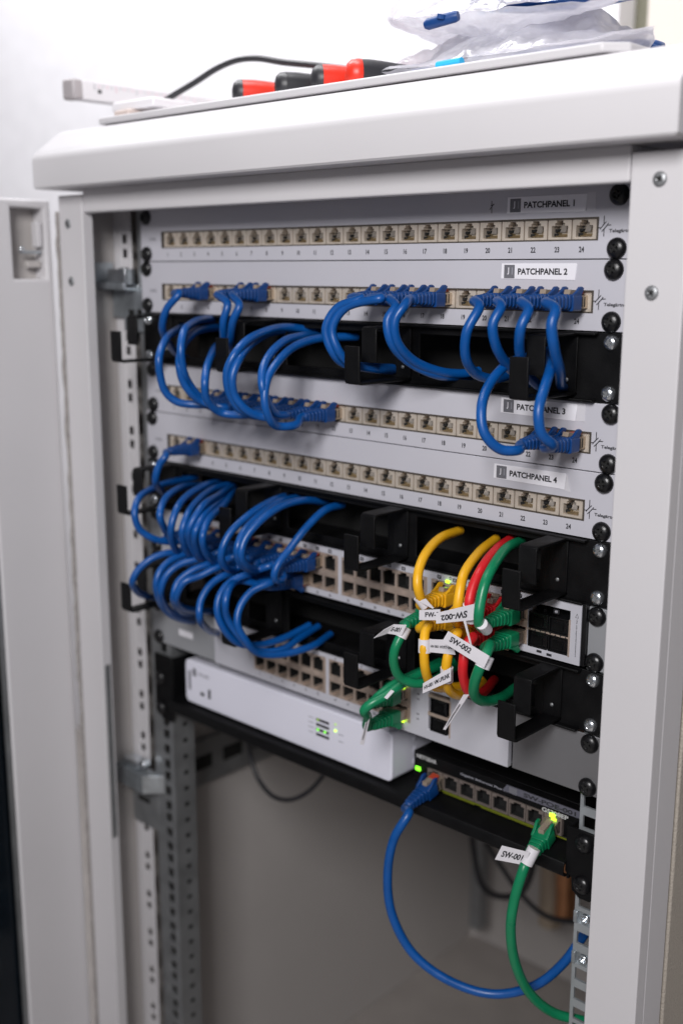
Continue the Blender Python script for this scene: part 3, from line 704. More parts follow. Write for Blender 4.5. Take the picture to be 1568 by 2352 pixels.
b = MB(); ptext(b, 'SW-POE-001', Q1-47-org.x, -429.2-org.z, 3.4, QY-.6-org.y, M['ink'], w=44); b.box(Q1-60-org.x, Q1-53-org.x, QY-.6-org.y, QY-.52-org.y, -429.6-org.z, -425.2-org.z, M['stickgrey']); b.build('lettering', sk, smooth=False)
place_led(ms, Q0+5, -438.5, M['led'], org, QY-.9, 2.1); place_led(ms, jx[7]-.5, -434.6, M['ledy'], org, QY-1.4, 1.9); place_led(ms, jx[7]+1, -437.6, M['ledy'], org, QY-1.4, 1.7)

# ------------------------------------------------------------------ patch cables
def boot_mesh(colm, name):
    b = MB()
    b.box(-5.8, 5.8, -9.5, 1.5, -4.2, 4.0, M['connector'])
    if name.endswith('blue'): b.box(-3.2, 3.2, -7.6, -1.4, 4.6, 6.3, M['redchip'])
    b.box(5.7, 6.0, -8, -6.6, -3.2, 3.0, M['hole']); b.box(5.7, 6.0, -4.6, -3.6, -3.2, 3.0, M['hole'])
    o1 = b.build(name+'_conn', bevel=.3)
    b = MB()
    # hood, then ribbed neck that narrows to the cable
    b.prism(rrect(-6.9, 6.9, -5.6, 4.6, 1.4, 3), -19, -9, 'y', colm)
    for s in (-1, 1):
        b.prism([(-19.5, 4.0), (-9.2, 4.0), (-6.4, 8.4), (-9.0, 9.4), (-11.0, 9.2), (-14.5, 6.4)], s*6.7, s*4.6, 'x', colm)
    for i in range(5):
        r = 5.9-i*.42; y = -19-i*3.4
        b.prism(rrect(-r, r, -r*.82, r*.82, r*.45, 4), y-2.5, y, 'y', colm)
        b.prism(rrect(-r*.82, r*.82, -r*.68, r*.68, r*.4, 4), y-3.42, y-2.5, 'y', colm)
    b.lathe([(3.9, 0), (3.4, 1.4), (2.9, 1.8)], (0, -35.9, 0), (0, -1, 0), colm, 14)
    o2 = b.build(name, bevel=.35)
    b = MB(); b.prism([(-16, 4.8), (-2, 4.2), (-2, 5.2), (-15, 7.6)], -2.2, 2.2, 'x', M['clear']); o3 = b.build(name+'_latch')
    return o1, o2, o3
boots = {}
for nm, mm in (('blue', M['blueboot']), ('yellow', M['yellow']), ('red', M['red']), ('green', M['green'])):
    boots[nm] = boot_mesh(mm, 'boot_src_'+nm)
CM = {'blue': M['blue'], 'yellow': M['yellow'], 'red': M['red'], 'green': M['green']}
def cable(label, color, pts, plug=None, flip=False, r=2.75, group=None, rot=None, y0=0.0, n=12):
    """pts: 3D points from boot end onwards; plug = port position (x, z) on face y0"""
    org = Vector((plug[0], y0, plug[1])) if plug else Vector(pts[0])
    t = thing('patch_cable', label, 'patch cable', group, org)
    P = [Vector(p) for p in pts]
    if plug:
        R = Matrix.Rotation(rot[0], 3, 'Z') @ Matrix.Rotation(rot[1], 3, 'X') if rot else Matrix.Identity(3)
        P = [org+R @ Vector((0, -34, 0)), org+R @ Vector((0, -39.5, 0))]+P
    b = MB(); b.tube([q-org for q in spline(P)], r*1.12, CM[color], n); b.build('jacket', t, ang=60)
    if plug:
        e = (rot[1] if rot else 0, math.pi if flip else 0, rot[0] if rot else 0)
        for src, nm in zip(boots[color], ('connector', 'boot', 'latch')):
            o = inst(src, nm, t, (0, 0, 0)); o.rotation_euler = e
    return t
def pxc(pts, ys):
    """sight-line points with their own depth each: ys = (y at start, y at the bulge, y at the end)"""
    k = min(range(len(pts)), key=lambda i: pts[i][0]); out = []
    for i, (u, v) in enumerate(pts):
        if i <= k: f = i/max(k, 1); y = ys[0]+(ys[1]-ys[0])*math.sin(f*math.pi/2)
        else: f = (i-k)/(len(pts)-1-k); y = ys[1]+(ys[2]-ys[1])*(1-math.cos(f*math.pi/2))
        out.append(at(u, v, y))
    return out
zA = lambda l: [(275.6+x*.3515, 973.7+y*.3515) for x, y in l]      # readings taken on enlarged crops
zB = lambda l: [(275.6+x*.3515, 1249.2+y*.3515) for x, y in l]
zC = lambda l: [(780.8+x*.41, 1157.4+y*.41) for x, y in l]
zD = lambda l: [(321.5+x*.3515, 606.2+y*.3515) for x, y in l]      # upper left block
G1 = 'blue cables between patch panels and cable managers'
G2 = 'blue cables of the 48 port switch'
def pz(n): return -n*U-26.1
# patch panel 2
ORD = ['first', 'second', 'third', 'fourth', 'fifth', 'sixth', 'seventh', 'eighth', 'ninth', 'tenth']
px2 = lambda n: portx(n)-1.1
cable('blue patch cable plugged into port 24 of patch panel 2, hanging straight down', 'blue', [at(1275, 712, -50), at(1266, 745, -55), at(1272, 800, -50), at(1284, 850, -36), at(1288, 885, -14), at(1300, 893, 12)], (px2(24), pz(1)), group=G1, r=3.0)
cable('blue patch cable plugged into port 23 of patch panel 2', 'blue', [at(1213, 712, -50), at(1196, 750, -56), at(1192, 800, -50), at(1205, 850, -34), at(1235, 885, -10), at(1262, 895, 12)], (px2(23), pz(1)), group=G1, r=2.9)
cable('blue patch cable plugged into port 22 of patch panel 2, passing behind a ring', 'blue', [at(1150, 706, -50), at(1131, 745, -56), at(1137, 790, -52), at(1165, 840, -34), at(1200, 872, -10), at(1232, 890, 12)], (px2(22), pz(1)), group=G1, r=2.9)
cable('blue patch cable plugged into port 21 of patch panel 2, bending left below port 20', 'blue', [at(1100, 706, -50), at(1072, 760, -58), at(1068, 815, -54), at(1088, 855, -40), at(1130, 870, -20), at(1180, 858, 4), at(1210, 850, 12)], (px2(21), pz(1)), group=G1, r=2.9)
cable('blue patch cable from port 18 of patch panel 2, right of two parallel loops', 'blue', [at(930, 700, -50), at(907, 735, -56), at(910, 780, -54), at(945, 825, -40), at(1005, 852, -20), at(1065, 858, 2), at(1100, 852, 14)], (px2(18), pz(1)), group=G1, r=2.9)
cable('blue patch cable from port 17 of patch panel 2, left of two parallel loops', 'blue', [at(908, 705, -50), at(890, 735, -57), at(898, 785, -55), at(935, 828, -40), at(1000, 860, -20), at(1060, 864, 4), at(1100, 860, 18)], (px2(17), pz(1)), group=G1, r=2.9)
for i, (n, du, w_) in enumerate(((16, 15, 'inner'), (15, 0, 'outer'))):
    cable(f'blue patch cable in port {n} of patch panel 2, {w_} of a bundled pair', 'blue',
          [at(830+du*3, 685+i*1.5, -48-i*2), at(775+du*1.2, 707, -54-i*2), at(748+du, 755, -58-i*2), at(762+du, 805, -56-i), at(790+du, 835, -46), at(850+du, 848-i*5, -26), at(910, 850-i*4, 2), at(950, 852-i*4, 20)], (px2(n), pz(1)), group=G1, r=2.8)
cable('blue patch cable plugged into port 4 of patch panel 2, leftmost of that panel', 'blue', [at(412, 675, -50), at(383, 710, -56), at(373, 750, -55), at(385, 785, -38), at(410, 815, -5), at(430, 825, 14)], (px2(4), pz(1)), group=G1)
for i, n in enumerate((7, 8)):
    cable(f'blue patch cable in port {n} of patch panel 2, {("left", "right")[i]} of its pair', 'blue',
          [at(523+i*27, 700+i*3, -50), at(514+i*22, 735, -52), at(514+i*16, 775, -46), at(524+i*8, 805, -30), at(545+i*8, 825, 12)], (px2(n), pz(1)), group=G1)
# patch panel 3, loops up into the manager above
px3 = lambda n: portx(n)+2.3
L3 = {
 12: [(1020,1050),(900,1060),(845,1010),(815,900),(830,760),(900,640),(1010,540),(1180,485),(1420,475)],
 11: [(960,990),(880,975),(830,900),(800,800),(800,700),(850,590),(950,500),(1080,470),(1190,470)],
 10: [(900,1005),(780,995),(690,950),(620,860),(605,740),(650,620),(730,520),(850,450),(1000,430)],
 9: [(820,995),(720,985),(640,935),(580,830),(570,700),(620,590),(700,500),(820,440),(960,415),(1180,440)],
 8: [(700,985),(540,975),(470,930),(432,870),(425,780),(435,690),(470,590),(500,540),(560,500)],
 7: [(560,940),(420,905),(340,850),(280,760),(258,650),(280,540),(340,460),(420,425),(540,410)],
 6: [(500,940),(400,880),(320,780),(285,700),(268,560),(285,450),(340,390),(420,360),(520,365)],
 5: [(440,920),(330,918),(240,900),(170,840),(135,740),(125,620),(160,510),(230,440),(330,400)],
}
names3 = {12: 'rightmost', 11: 'second from right', 10: 'third from right', 9: 'fourth from right', 8: 'fourth from left', 7: 'third from left', 6: 'second from left', 5: 'leftmost'}
for n, l in L3.items():
    cable(f'blue patch cable looping up from port {n} of patch panel 3, {names3[n]}', 'blue', pxc(zD(l), (-50, -80, 14)), (px3(n), pz(3)), group=G1, r=2.8)
cable('blue patch cable in port 23 of patch panel 3, wide loop under the ring', 'blue', [at(1190, 1034, -50), at(1148, 1032, -60), at(1112, 995, -68), at(1105, 940, -66), at(1122, 885, -52), at(1160, 840, -34), at(1205, 822, -8), at(1240, 818, 12)], (px3(23), pz(3)), group=G1, r=2.9)
cable('blue patch cable plugged into port 24 of patch panel 3, crossing its own label', 'blue', [at(1268, 1022, -52), at(1242, 995, -62), at(1236, 945, -64), at(1250, 890, -54), at(1262, 850, -38), at(1258, 820, -16), at(1256, 806, 12)], (px3(24), pz(3)), group=G1, r=2.9)
# patch panel 4
cable('blue patch cable plugged into port 3 of patch panel 4, only one in that panel', 'blue', pxc(zA([(300,210),(258,265),(232,360),(262,430),(330,480)]), (-50, -56, 10)), (portx(3), pz(4)), group=G1)
# 48 port switch, upper row: loops up
swc = [g+7+14*k for g in groups1 for k in range(6)]
TL = [
 [(320,770),(220,750),(130,690),(97,590),(115,500),(180,440),(300,390),(500,345)],
 [(330,740),(290,680),(262,600),(290,500),(400,415),(540,400)],
 [(400,840),(345,780),(335,680),(370,560),(440,470),(560,400),(670,378)],
 [(480,860),(425,800),(408,700),(440,600),(500,510),(600,430),(740,385)],
 [(540,880),(465,790),(452,690),(530,550),(640,470),(750,400)],
 [(560,880),(500,810),(492,710),(550,600),(650,510),(745,430)],
 [(640,900),(562,840),(540,740),(578,630),(680,530),(750,415)],
 [(760,945),(685,930),(662,850),(715,720),(850,590),(1000,500),(1130,460)],
 [(880,950),(792,915),(765,830),(800,720),(900,610),(1040,510),(1200,475)],
 [(900,950),(825,920),(792,850),(820,750),(920,630),(1050,540),(1200,500),(1350,510)],
]
for i, l in enumerate(TL):
    pxs = zA(l); c = 0+i
    cable(f'blue cable looping up from upper row of wide switch, {ORD[i]} from left', 'blue', pxc(pxs, (-50, -78, 14)), (swc[c], -279.6), group=G2, r=2.7, y0=-5)
cable('blue patch cable in a long slanting arc, rightmost on the wide switch', 'blue', pxc(zA([(1065,1008),(1020,1018),(1008,985),(1035,915),(1100,830),(1215,680),(1340,562),(1455,528)]), (-48, -60, 12)), (swc[10], -279.6), group=G2, r=2.8, y0=-5)
BL = [
 [(340,60),(220,90),(120,170),(83,240),(108,305),(180,342),(260,350)],
 [(430,70),(330,110),(262,180),(238,260),(260,370),(330,460),(430,500),(520,508)],
 [(530,100),(400,130),(310,200),(268,300),(290,400),(390,470),(520,490)],
 [(600,130),(480,170),(380,250),(352,340),(390,430),(500,465)],
 [(650,150),(520,210),(420,250),(368,350),(400,410),(520,440),(640,440)],
 [(710,200),(600,260),(530,370),(520,470),(570,555),(660,585)],
 [(840,200),(720,250),(652,340),(638,450),(690,570),(780,650),(900,662),(1060,620),(1240,530)],
 [(990,250),(860,310),(782,420),(768,530),(820,630),(900,710),(1050,722),(1250,670),(1375,590)],
 [(800,240),(720,280),(690,380),(700,480),(780,600),(900,700),(1060,690),(1180,610),(1295,540)],
]
for i, l in enumerate(BL):
    pxs = zB(l); c = 1+i
    cable(f'blue cable looping down from lower row of wide switch, {ORD[i]} from left', 'blue', pxc(pxs, (-50, -80, 12)), (swc[min(c, 11)], -296.9), flip=True, group=G2, r=2.7, y0=-5)
# coloured cables
def wrap(t, P, Q, r=3.2):
    b = MB(); o = Vector(t.location)/S; b.tube([Vector(P)-o, Vector(Q)-o], r, M['paper'], 16, cap=True); return b.build('tag_wrap', t)
def flag(t, q, text, u0=.1, u1=.9, v0=.25, v1=.75, m=None):
    b = MB(); o = Vector(t.location)/S; q = [Vector(p)-o for p in q]; N = 8
    nn = (q[1]-q[0]).cross(q[3]-q[0]).normalized()
    if nn.dot(CAM-((q[0]+q[2])/2+o)) < 0: nn = -nn
    vs = [(q[0]*(1-i/N)+q[1]*(i/N))*(1-j/N)+(q[3]*(1-i/N)+q[2]*(i/N))*(j/N)+nn*(k*.3-.15) for k in (0, 1) for i in range(N+1) for j in range(N+1)]
    K = (N+1)*(N+1); g1 = lambda i, j, k: k*K+i*(N+1)+j; fs = []
    for i in range(N):
        for j in range(N):
            fs += [[g1(i, j, 0), g1(i+1, j, 0), g1(i+1, j+1, 0), g1(i, j+1, 0)], [g1(i, j, 1), g1(i, j+1, 1), g1(i+1, j+1, 1), g1(i+1, j, 1)]]
    for i in range(N):
        fs += [[g1(i, 0, 0), g1(i+1, 0, 0), g1(i+1, 0, 1), g1(i, 0, 1)], [g1(i, N, 0), g1(i+1, N, 0), g1(i+1, N, 1), g1(i, N, 1)],
               [g1(0, i, 0), g1(0, i+1, 0), g1(0, i+1, 1), g1(0, i, 1)], [g1(N, i, 0), g1(N, i+1, 0), g1(N, i+1, 1), g1(N, i, 1)]]
    b.add(vs, fs, M['paper']); f = b.build('paper_tag', t, smooth=False)
    if text:
        g, fs, _ = glyphs(text, .03); n = (q[1]-q[0]).cross(q[3]-q[0]).normalized(); c_ = (q[0]+q[2])/2+o
        if n.dot(CAM-c_) < 0: n = -n
        def PP(a, b_):
            a = u0+a*(u1-u0); b_ = v0+b_*(v1-v0)
            return (q[0]*(1-a)+q[1]*a)*(1-b_)+(q[3]*(1-a)+q[2]*a)*b_+n*.45
        bb = MB(); bb.add([PP(a, b_) for a, b_ in g], fs, m or M['ink']); bb.build('lettering', f, smooth=False)
    return f
def cz(pts, ys): return [at(*p, y) for p, y in zip(zC(pts), ys)]
cc = [329.8+7+14*k for k in range(6)]
up, dn = -279.6, -296.9
def V(u, v, y): return at(*zC([(u, v)])[0], y)
# upper yellow, far left
t = cable('yellow patch cable making the left arc above its plug in the 48 port switch', 'yellow', cz([(470,572),(452,530),(434,460),(438,380),(475,285),(555,195),(672,148)], (-50,-56,-60,-56,-44,-22,10)), (cc[1], up), r=3.0, y0=-5)
wrap(t, V(436,520,-57), V(478,575,-53), 3.6); flag(t, [V(440,545,-59), V(520,588,-56), V(524,582,-56), V(478,530,-58)], None)
t = cable('yellow patch cable rising second from left beside the red one', 'yellow', cz([(655,665),(652,640),(656,590),(668,500),(690,400),(770,280),(872,195)], (-48,-56,-62,-60,-52,-26,10)), (cc[3], up), r=3.0, y0=-5)
flag(t, [V(443,650,-66), V(560,652,-66), V(560,590,-66), V(443,595,-66)], 'FW-002', .3, 1.25, .3, .78)
t = cable('red patch cable rising between the yellow and green ones', 'red', cz([(745,660),(726,620),(722,560),(738,480),(785,375),(865,265),(960,192)], (-52,-60,-64,-60,-50,-26,10)), (cc[4], up), r=3.0, y0=-5)
wrap(t, V(722,560,-64), V(738,655,-60), 4.2)
flag(t, [V(752,560,-70), V(535,612,-70), V(538,670,-70), V(748,650,-68)], 'SW-002', .17, .86, .3, .78)
b = MB()
t = cable('green patch cable rising rightmost of the four coloured arcs', 'green', cz([(815,700),(780,680),(776,620),(785,550),(812,440),(862,340),(930,250),(1015,205)], (-56,-64,-68,-66,-60,-46,-22,10)), (cc[5], up-1), r=3.1, y0=-5)
wrap(t, V(792,672,-66), V(820,705,-58), 3.9)
# lower row, going down
t = cable('yellow patch cable hanging from lower port, left one with HOST tag', 'yellow', cz([(500,672),(478,710),(470,800),(476,920),(510,1010),(580,1030),(680,1020),(790,985)], (-50,-56,-62,-60,-48,-30,-10,12)), (cc[1], dn), flip=True, r=3.0, y0=-5)
wrap(t, V(475,758,-60), V(474,832,-61), 4.6)
flag(t, [V(500,830,-64), V(645,845,-64), V(625,762,-64), V(500,758,-64)], 'HV-001 HOST-LAN', .06, .98, .38, .58)
t = cable('yellow patch cable hanging from lower port, right one with VM UPLINK tag', 'yellow', cz([(660,720),(620,790),(598,880),(592,980),(610,1040),(670,1072),(740,1040),(800,1000)], (-52,-58,-62,-60,-52,-34,-12,12)), (cc[3], dn), flip=True, r=3.0, y0=-5)
wrap(t, V(597,916,-61), V(597,993,-60), 4.4)
flag(t, [V(462,1062,-66), V(620,992,-66), V(620,915,-66), V(464,1005,-66)], 'HV-001 VM UPLINK', .06, .97, .3, .66)
t = cable('red patch cable hanging from lower port down between yellow and green', 'red', cz([(745,745),(705,800),(690,880),(688,960),(712,1040),(760,1070),(815,1040),(862,985)], (-54,-60,-64,-62,-54,-40,-16,12)), (cc[4], dn), flip=True, r=3.0, y0=-5)
flag(t, [V(576,1262,-50), V(590,1266,-50), V(722,1068,-56), V(690,1068,-56)], 'HV-001', .3, .7, .1, .75)
flag(t, [V(690,655,-72), V(703,655,-72), V(737,792,-70), V(728,792,-70)], None)
t = cable('green patch cable hanging from lower port, with slanted SW-002 tag', 'green', cz([(838,790),(812,850),(780,920),(752,1000),(752,1070),(800,1105),(890,1090),(980,1030)], (-56,-66,-70,-68,-60,-46,-22,12)), (cc[5], dn-1), flip=True, r=3.2, y0=-5)
wrap(t, V(822,852,-66), V(795,915,-69), 5.0)
flag(t, [V(570,772,-76), V(806,918,-74), V(836,853,-74), V(605,713,-76)], 'SW-002', .12, .62, .36, .82)
t = cable('green patch cable hanging left of the yellow ones with curled white tag', 'green', cz([(372,680),(335,750),(305,820),(302,900),(340,975),(420,1005),(520,990),(600,940),(650,910)], (-52,-60,-64,-62,-54,-44,-28,-6,12)), (cc[0], dn), flip=True, r=3.0, y0=-5)
wrap(t, V(366,690,-56), V(338,748,-60), 4.4)
f1 = [V(262,725,-66), V(345,738,-63), V(372,678,-63), V(300,675,-66)]
flag(t, f1, 'E-001', .1, .75, .3, .75); flag(t, [V(188,752,-72), V(262,727,-66.1), V(300,676,-66.1), V(245,705,-70)], None)
# green pair in the 24 port switch
gx = groups2[1]+7+14*5
t = cable('green patch cable curving left from lower right port of the 24 port switch', 'green', [at(843, 1645, -56), at(836, 1631, -64), at(850, 1618, -62), at(885, 1598, -52), at(930, 1566, -36), at(985, 1538, -12), at(1040, 1520, 12)], (gx, -384.6), flip=True, r=3.1, y0=-5)
flag(t, [at(826, 1709, -52), at(835, 1711, -52), at(851, 1642, -58), at(844, 1640, -58)], 'SW-001', .3, .7, .15, .8)
t = cable('green patch cable behind its neighbour, in upper right port of the 24 port switch', 'green', [at(868, 1608, -50), at(862, 1606, -56), at(875, 1594, -52), at(905, 1572, -40), at(960, 1545, -14), at(1010, 1520, 12)], (gx, -367.4), r=3.0, y0=-5)
flag(t, [at(882, 1602, -58), at(889, 1606, -58), at(905, 1588, -56), at(898, 1584, -56)], None)
# small switch cables
P0 = (jx[0]+3, -441.6)
t = cable('blue patch cable hanging in a big loop from the small black switch', 'blue', [at(938, 1868, -34), at(905, 1925, -44), at(890, 2010, -46), at(900, 2100, -44), at(948, 2190, -36), at(1030, 2252, -24), at(1130, 2283, -8), at(1225, 2265, 6), at(1290, 2215, 16), at(1345, 2140, 26)], P0, r=3.1, rot=(math.radians(-3), math.radians(16)), y0=QY)
P0 = (jx[7]-1, -441.2)
t = cable('green patch cable hanging from the small black switch with SW-001 tag', 'green', [at(1205, 1985, -38), at(1182, 2060, -44), at(1172, 2130, -44), at(1182, 2210, -36), at(1215, 2280, -22), at(1270, 2326, -4), at(1340, 2345, 14)], P0, r=3.2, rot=(math.radians(4), math.radians(22)), y0=QY)
wrap(t, at(1226, 1948, -33), at(1208, 1984, -38), 4.4)
flag(t, [at(1136, 1974, -40), at(1203, 1987, -40), at(1216, 1958, -40), at(1152, 1942, -40)], 'SW-001', .14, .86, .28, .72)

# ------------------------------------------------------------------ things lying on the cabinet
GT = 74.6
def screwdriver(label, px, y, r, ang, mats, ring_m, L=92, dz=0):
    p = at(px, 200, y); o = Vector((p.x, y, GT+r+dz))
    t = thing('screwdriver', label, 'screwdriver', 'screwdrivers lying on the cabinet', o)
    ax = Vector((math.sin(ang), math.cos(ang), 0.0))
    cm, bm_ = mats
    b = MB(); b.lathe([(r*.30, 0), (r*.70, 1.2), (r*.94, 4), (r, 8)], (0, 0, 0), ax, cm, 20); b.build('end_cap', t)
    b = MB(); b.lathe([(r, 8.05), (r, 11), (r*1.0, 17), (r*.93, 26), (r*.78, 40), (r*.64, 54), (r*.58, 66), (r*.66, 78), (r*.64, L-6), (r*.45, L)], (0, 0, 0), ax, bm_, 20); b.build('handle', t)
    if ring_m: 
        b = MB(); b.lathe([(r*1.01, 7.5), (r*1.03, 9), (r*1.01, 11)], (0, 0, 0), ax, ring_m, 20); b.build('ring', t)
    b = MB(); b.tube([ax*(L-.5), ax*(L+90)], 2.4, M['chrome'], 12); b.build('shaft', t)
    return t
screwdriver('screwdriver with red handle and black end cap, leftmost of the four on the lid', 533, -8, 10.2, math.radians(38), (M['rubber'], M['redgrip']), None)
screwdriver('screwdriver with all black handle between two red handles', 631, -8, 10.4, math.radians(36), (M['rubber'], M['rubber']), None)
screwdriver('screwdriver with red handle and black end cap beside the black handle', 714, -8, 10.8, math.radians(38), (M['rubber'], M['redgrip']), None)
screwdriver('screwdriver with black handle and red ring next to the plastic bags', 793, -6, 11.0, math.radians(36), (M['redgrip'], M['rubber']), M['redgrip'])
# folding rule
t = thing('folding_rule', 'white folding rule with grey end and red marks lying on the cabinet top', 'folding rule', None, at(160, 205, -15))
o = Vector(t.location)/S
A = at(160, 205, -15); Bp = at(560, 258, 210); d = (Bp-A).normalized(); sd = Vector((-d.y, d.x, 0)).normalized(); upv = d.cross(sd)*-1
if upv.z < 0: upv = -upv
def bar(b, s0, s1, w, h, m, off=(0, 0)):
    q = []
    for s_ in (s0, s1):
        for a, c_ in ((-w, -h), (w, -h), (w, h), (-w, h)): q.append(d*s_+sd*(a+off[0])+upv*(c_+off[1]))
    b.add(q, [(0,1,2,3),(7,6,5,4),(0,4,5,1),(1,5,6,2),(2,6,7,3),(3,7,4,0)], m)
b = MB(); bar(b, -2, 9, 8.4, 9.0, M['rulegrey']); b.build('end_cap', t, bevel=2.2)
b = MB()
for i in range(4): bar(b, 9+i, 232, 1.8, 8.2, M['rule'], (-6+i*4, 0))
b.build('slats', t, bevel=.6)
b = MB()
for i in range(42):
    L_ = 2.6 if i % 5 else 5.0
    q = [d*(22+i*5)+sd*-8.0*1+upv*6, d*(22.7+i*5)+sd*-8.0+upv*6, d*(22.7+i*5)+sd*-8.0+upv*(6-L_), d*(22+i*5)+sd*-8.0+upv*(6-L_)]
    b.add(q, [(0,1,2,3)], M['pink'] if i % 2 else M['inkgrey'])
    q = [v+sd*16.0 for v in q]; b.add(q, [(0,1,2,3)], M['pink'] if i % 2 else M['inkgrey'])
b.build('scale_marks', t, smooth=False)
b = MB(); bar(b, 26, 30, 8.6, 1.6, M['ink']); b.build('hinge', t, bevel=.5)
b = MB(); pz_ = at(262, 268, -22); b.box(max(-11,pz_.x-22), pz_.x+24, -24, 10, GT+.1, GT+7, M['wood']); b.box(pz_.x-8, pz_.x+50, -18, 26, GT+7.2, GT+15, M['rule'])
tag(b.build('spacer_block', bevel=1.5), 'small tan and white block under the folding rule near the lid corner', 'block')
# black cord on top
b = MB(); pts = [at(420, 262, 60), at(378, 246, 20), at(374, 236, 12), at(400, 218, 14), at(450, 188, 20), at(500, 156, 24), at(545, 138, 28), at(590, 134, 32), at(650, 143, 40), at(740, 152, 50), at(830, 165, 70), at(900, 190, 90)]
b.tube(spline(pts, 3), 2.6, M['rubber'], 10); tag(b.build('power_cord', origin=pts[0]), 'thin black cord arching above the screwdriver handles', 'cord')
# plastic bags with cables
def bag(label, corners, thick, seed, drop, name='plastic_bag'):
    """corners: four 3D points; a crumpled double film between them"""
    q = [Vector(p) for p in corners]; c = sum(q, Vector())/4
    t = thing(name, label, 'plastic bag', 'clear bags of cables on the cabinet', c)
    n = 56; b = MB()
    for side in (-1, 1):
        vs = []
        for i in range(n+1):
            for j in range(n+1):
                a, e = i/n, j/n
                p = (q[0]*(1-a)+q[1]*a)*(1-e)+(q[3]*(1-a)+q[2]*a)*e-c
                k = (math.sin(math.pi*a)*math.sin(math.pi*e))**.55
                nz = noise.fractal(p*.018+Vector((seed, side*3, 0)), .8, 2.0, 4)
                rg = abs(noise.noise(p*.035+Vector((seed*2, side, 5))))
                z = side*thick*k*(.75+.5*nz)+(7*nz-8*rg+2)*(.35+.65*k)
                edge = 4*noise.noise(Vector((a*7+seed, e*7, 2)))
                p = p+Vector((edge, edge*.6, z-drop*(a-.5)**2*4*0))
                vs.append(p)
        fs = [[i*(n+1)+j, (i+1)*(n+1)+j, (i+1)*(n+1)+j+1, i*(n+1)+j+1] for i in range(n) for j in range(n)]
        b.add(vs, fs, M['film'])
    b.build('film', t, ang=80)
    return t, c
def coil(t, c, cen, rx, ry, turns, r, m, tilt=0, name='coiled_cable', lab=None):
    b = MB(); pts = []
    for i in range(int(turns*26)):
        a = 2*math.pi*i/26; k = 1+.06*math.sin(a*.37+cen[0])
        p = Vector((rx*k*math.cos(a), ry*k*math.sin(a), (i/26)*r*1.1+1.5*math.sin(a*1.7)))
        p.rotate(Matrix.Rotation(tilt, 3, 'Y')); pts.append(p+Vector(cen))
    b.tube(pts, r, m, 8); o = b.build(name, None, ang=60, origin=cen)
    return tag(o, lab, 'cable')
# lower bag lies on the plate, upper one on top of it
lo = [at(840, 160, 6), at(1500, 92, 8), at(1500, 60, 190), at(930, 90, 190)]
lo[0].z = 86; lo[1].z = 88; lo[2].z = 98; lo[3].z = 98
t1, c1 = bag('lower clear plastic bag of blue cables lying flat on the lid', lo, 27, 3.1, 0)
hi = [at(895, 75, 12), at(1470, 60, 6), at(1380, -40, 200), at(900, -40, 200)]
hi[0].z = 122; hi[1].z = 108; hi[2].z = 178; hi[3].z = 176
t2, c2 = bag('upper clear plastic bag with blue plug, stacked on the lower bag', hi, 36, 8.4, 0)
coil(t1, c1, (c1.x-60, c1.y-30, GT+6), 62, 42, 2.4, 3.0, M['blue'], 0, lab='coiled blue cable inside the left part of the lower bag')
coil(t1, c1, (c1.x+72, c1.y-20, GT+9), 60, 44, 3.2, 2.6, M['blue'], 0, lab='coiled blue cable inside the right part of the lower bag')
coil(t2, c2, (c2.x+58, c2.y-12, c2.z-8), 66, 46, 2.6, 2.6, M['blue'], .06, lab='coiled blue cable inside the right half of the upper bag')
b = MB(); p0 = at(975, 58, 0); p1 = at(1052, 36, 6)
b.tube([p0, p0.lerp(p1, .1), p0.lerp(p1, .9), p1], 3, M['blueboot'], 12, rs=[2.4, 3.8, 3.8, 3.0]); b.tube([at(1012, 44, 0), at(1014, 33, 0)], 3.0, M['blueboot'], 10)
tag(b.build('cable_plug', origin=p0), 'short dark blue cable end poking out at upper left bag', 'plug')
b = MB(); p0 = at(1005, 152, -4); p1 = at(1060, 142, -4); b.tube([p0, p1], 3.0, M['cyan'], 10); tag(b.build('cable_tie', origin=p0), 'bright cyan clip showing through front of the lower bag', 'clip')

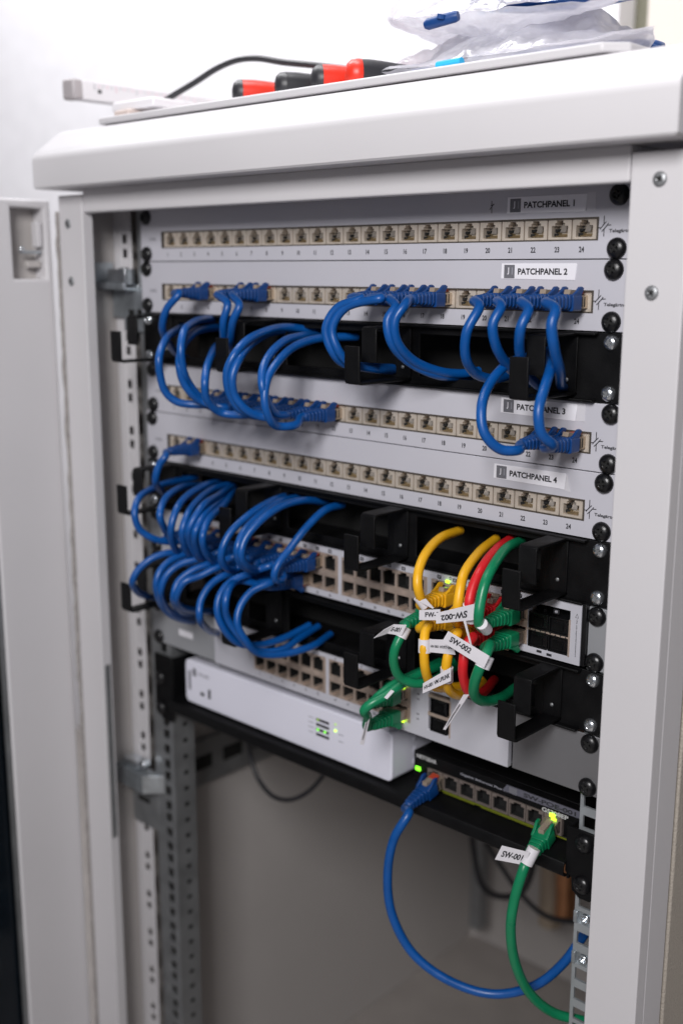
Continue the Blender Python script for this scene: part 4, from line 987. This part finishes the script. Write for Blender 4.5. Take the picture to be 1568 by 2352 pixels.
# ------------------------------------------------------------------ far inside the cabinet
def cord(label, pts, r, m=None, name='power_cord'):
    b = MB(); b.tube(spline(pts, 5), r, m or M['rubber'], 10); return tag(b.build(name, origin=pts[0]), label, 'cord')
zE = lambda x, y: (367.4+x*.621, 1561.5+y*.621)
cord('thin black cord hanging in a small loop under the left of the shelf', [at(*zE(325, 200), 90), at(*zE(335, 280), 90), at(*zE(360, 360), 88), at(*zE(410, 425), 86), at(*zE(470, 445), 84), at(*zE(540, 420), 82), at(*zE(595, 365), 84), at(*zE(640, 290), 90)], 2.3)
cord('black cord drooping far behind the green hanging cable', [at(*zE(1150, 520), 380), at(*zE(1160, 640), 380), at(*zE(1190, 760), 370), at(*zE(1250, 800), 360), at(*zE(1340, 780), 350), at(*zE(1400, 600), 350)], 4)
cord('black cord sloping down to the right rail behind the copper pipe line', [at(*zE(1180, 560), 330), at(*zE(1260, 690), 330), at(*zE(1340, 800), 330), at(*zE(1420, 870), 330), at(*zE(1500, 892), 330), at(*zE(1640, 890), 330)], 3)
for (x, y, r, m_, lab) in ((1440, 500, 15, M['beige'], 'wide beige pipe hanging at the back beside the copper pipe'), (1495, 470, 13, M['copper'], 'copper coloured pipe end at the back near right rail')):
    p = at(*zE(x, 900), y)
    b = MB(); b.lathe([(r, 0), (r, 420)], (p.x, y, p.z+(0 if x < 1480 else 8)), (0, 0, 1), m_, 24); tag(b.build('pipe'), lab, 'pipe')
b = MB(); p = at(*zE(1190, 900), 560); b.box(p.x-9, p.x+9, 540, 560, p.z, p.z+200, M['zincdark']); tag(b.build('strap', bevel=2), 'blurred bluish metal strap hanging at the back of the cabinet', 'strap')

for nm in ('port_src', 'ring_src', 'jack_src_up', 'jack_src_down', 'jack_src_small', 'sfp_src', 'screw_src_black', 'screw_src_zinc', 'screw_src_small'):
    bpy.data.objects.remove(bpy.data.objects[nm])
for trio in boots.values():
    for o in trio: bpy.data.objects.remove(o)
for m_ in list(bpy.data.meshes):
    if m_.users == 0: bpy.data.meshes.remove(m_)

for o in C.objects:
    if o.get('label') and len(o['label'].split())>15: print('LONG', o.name, o['label'])
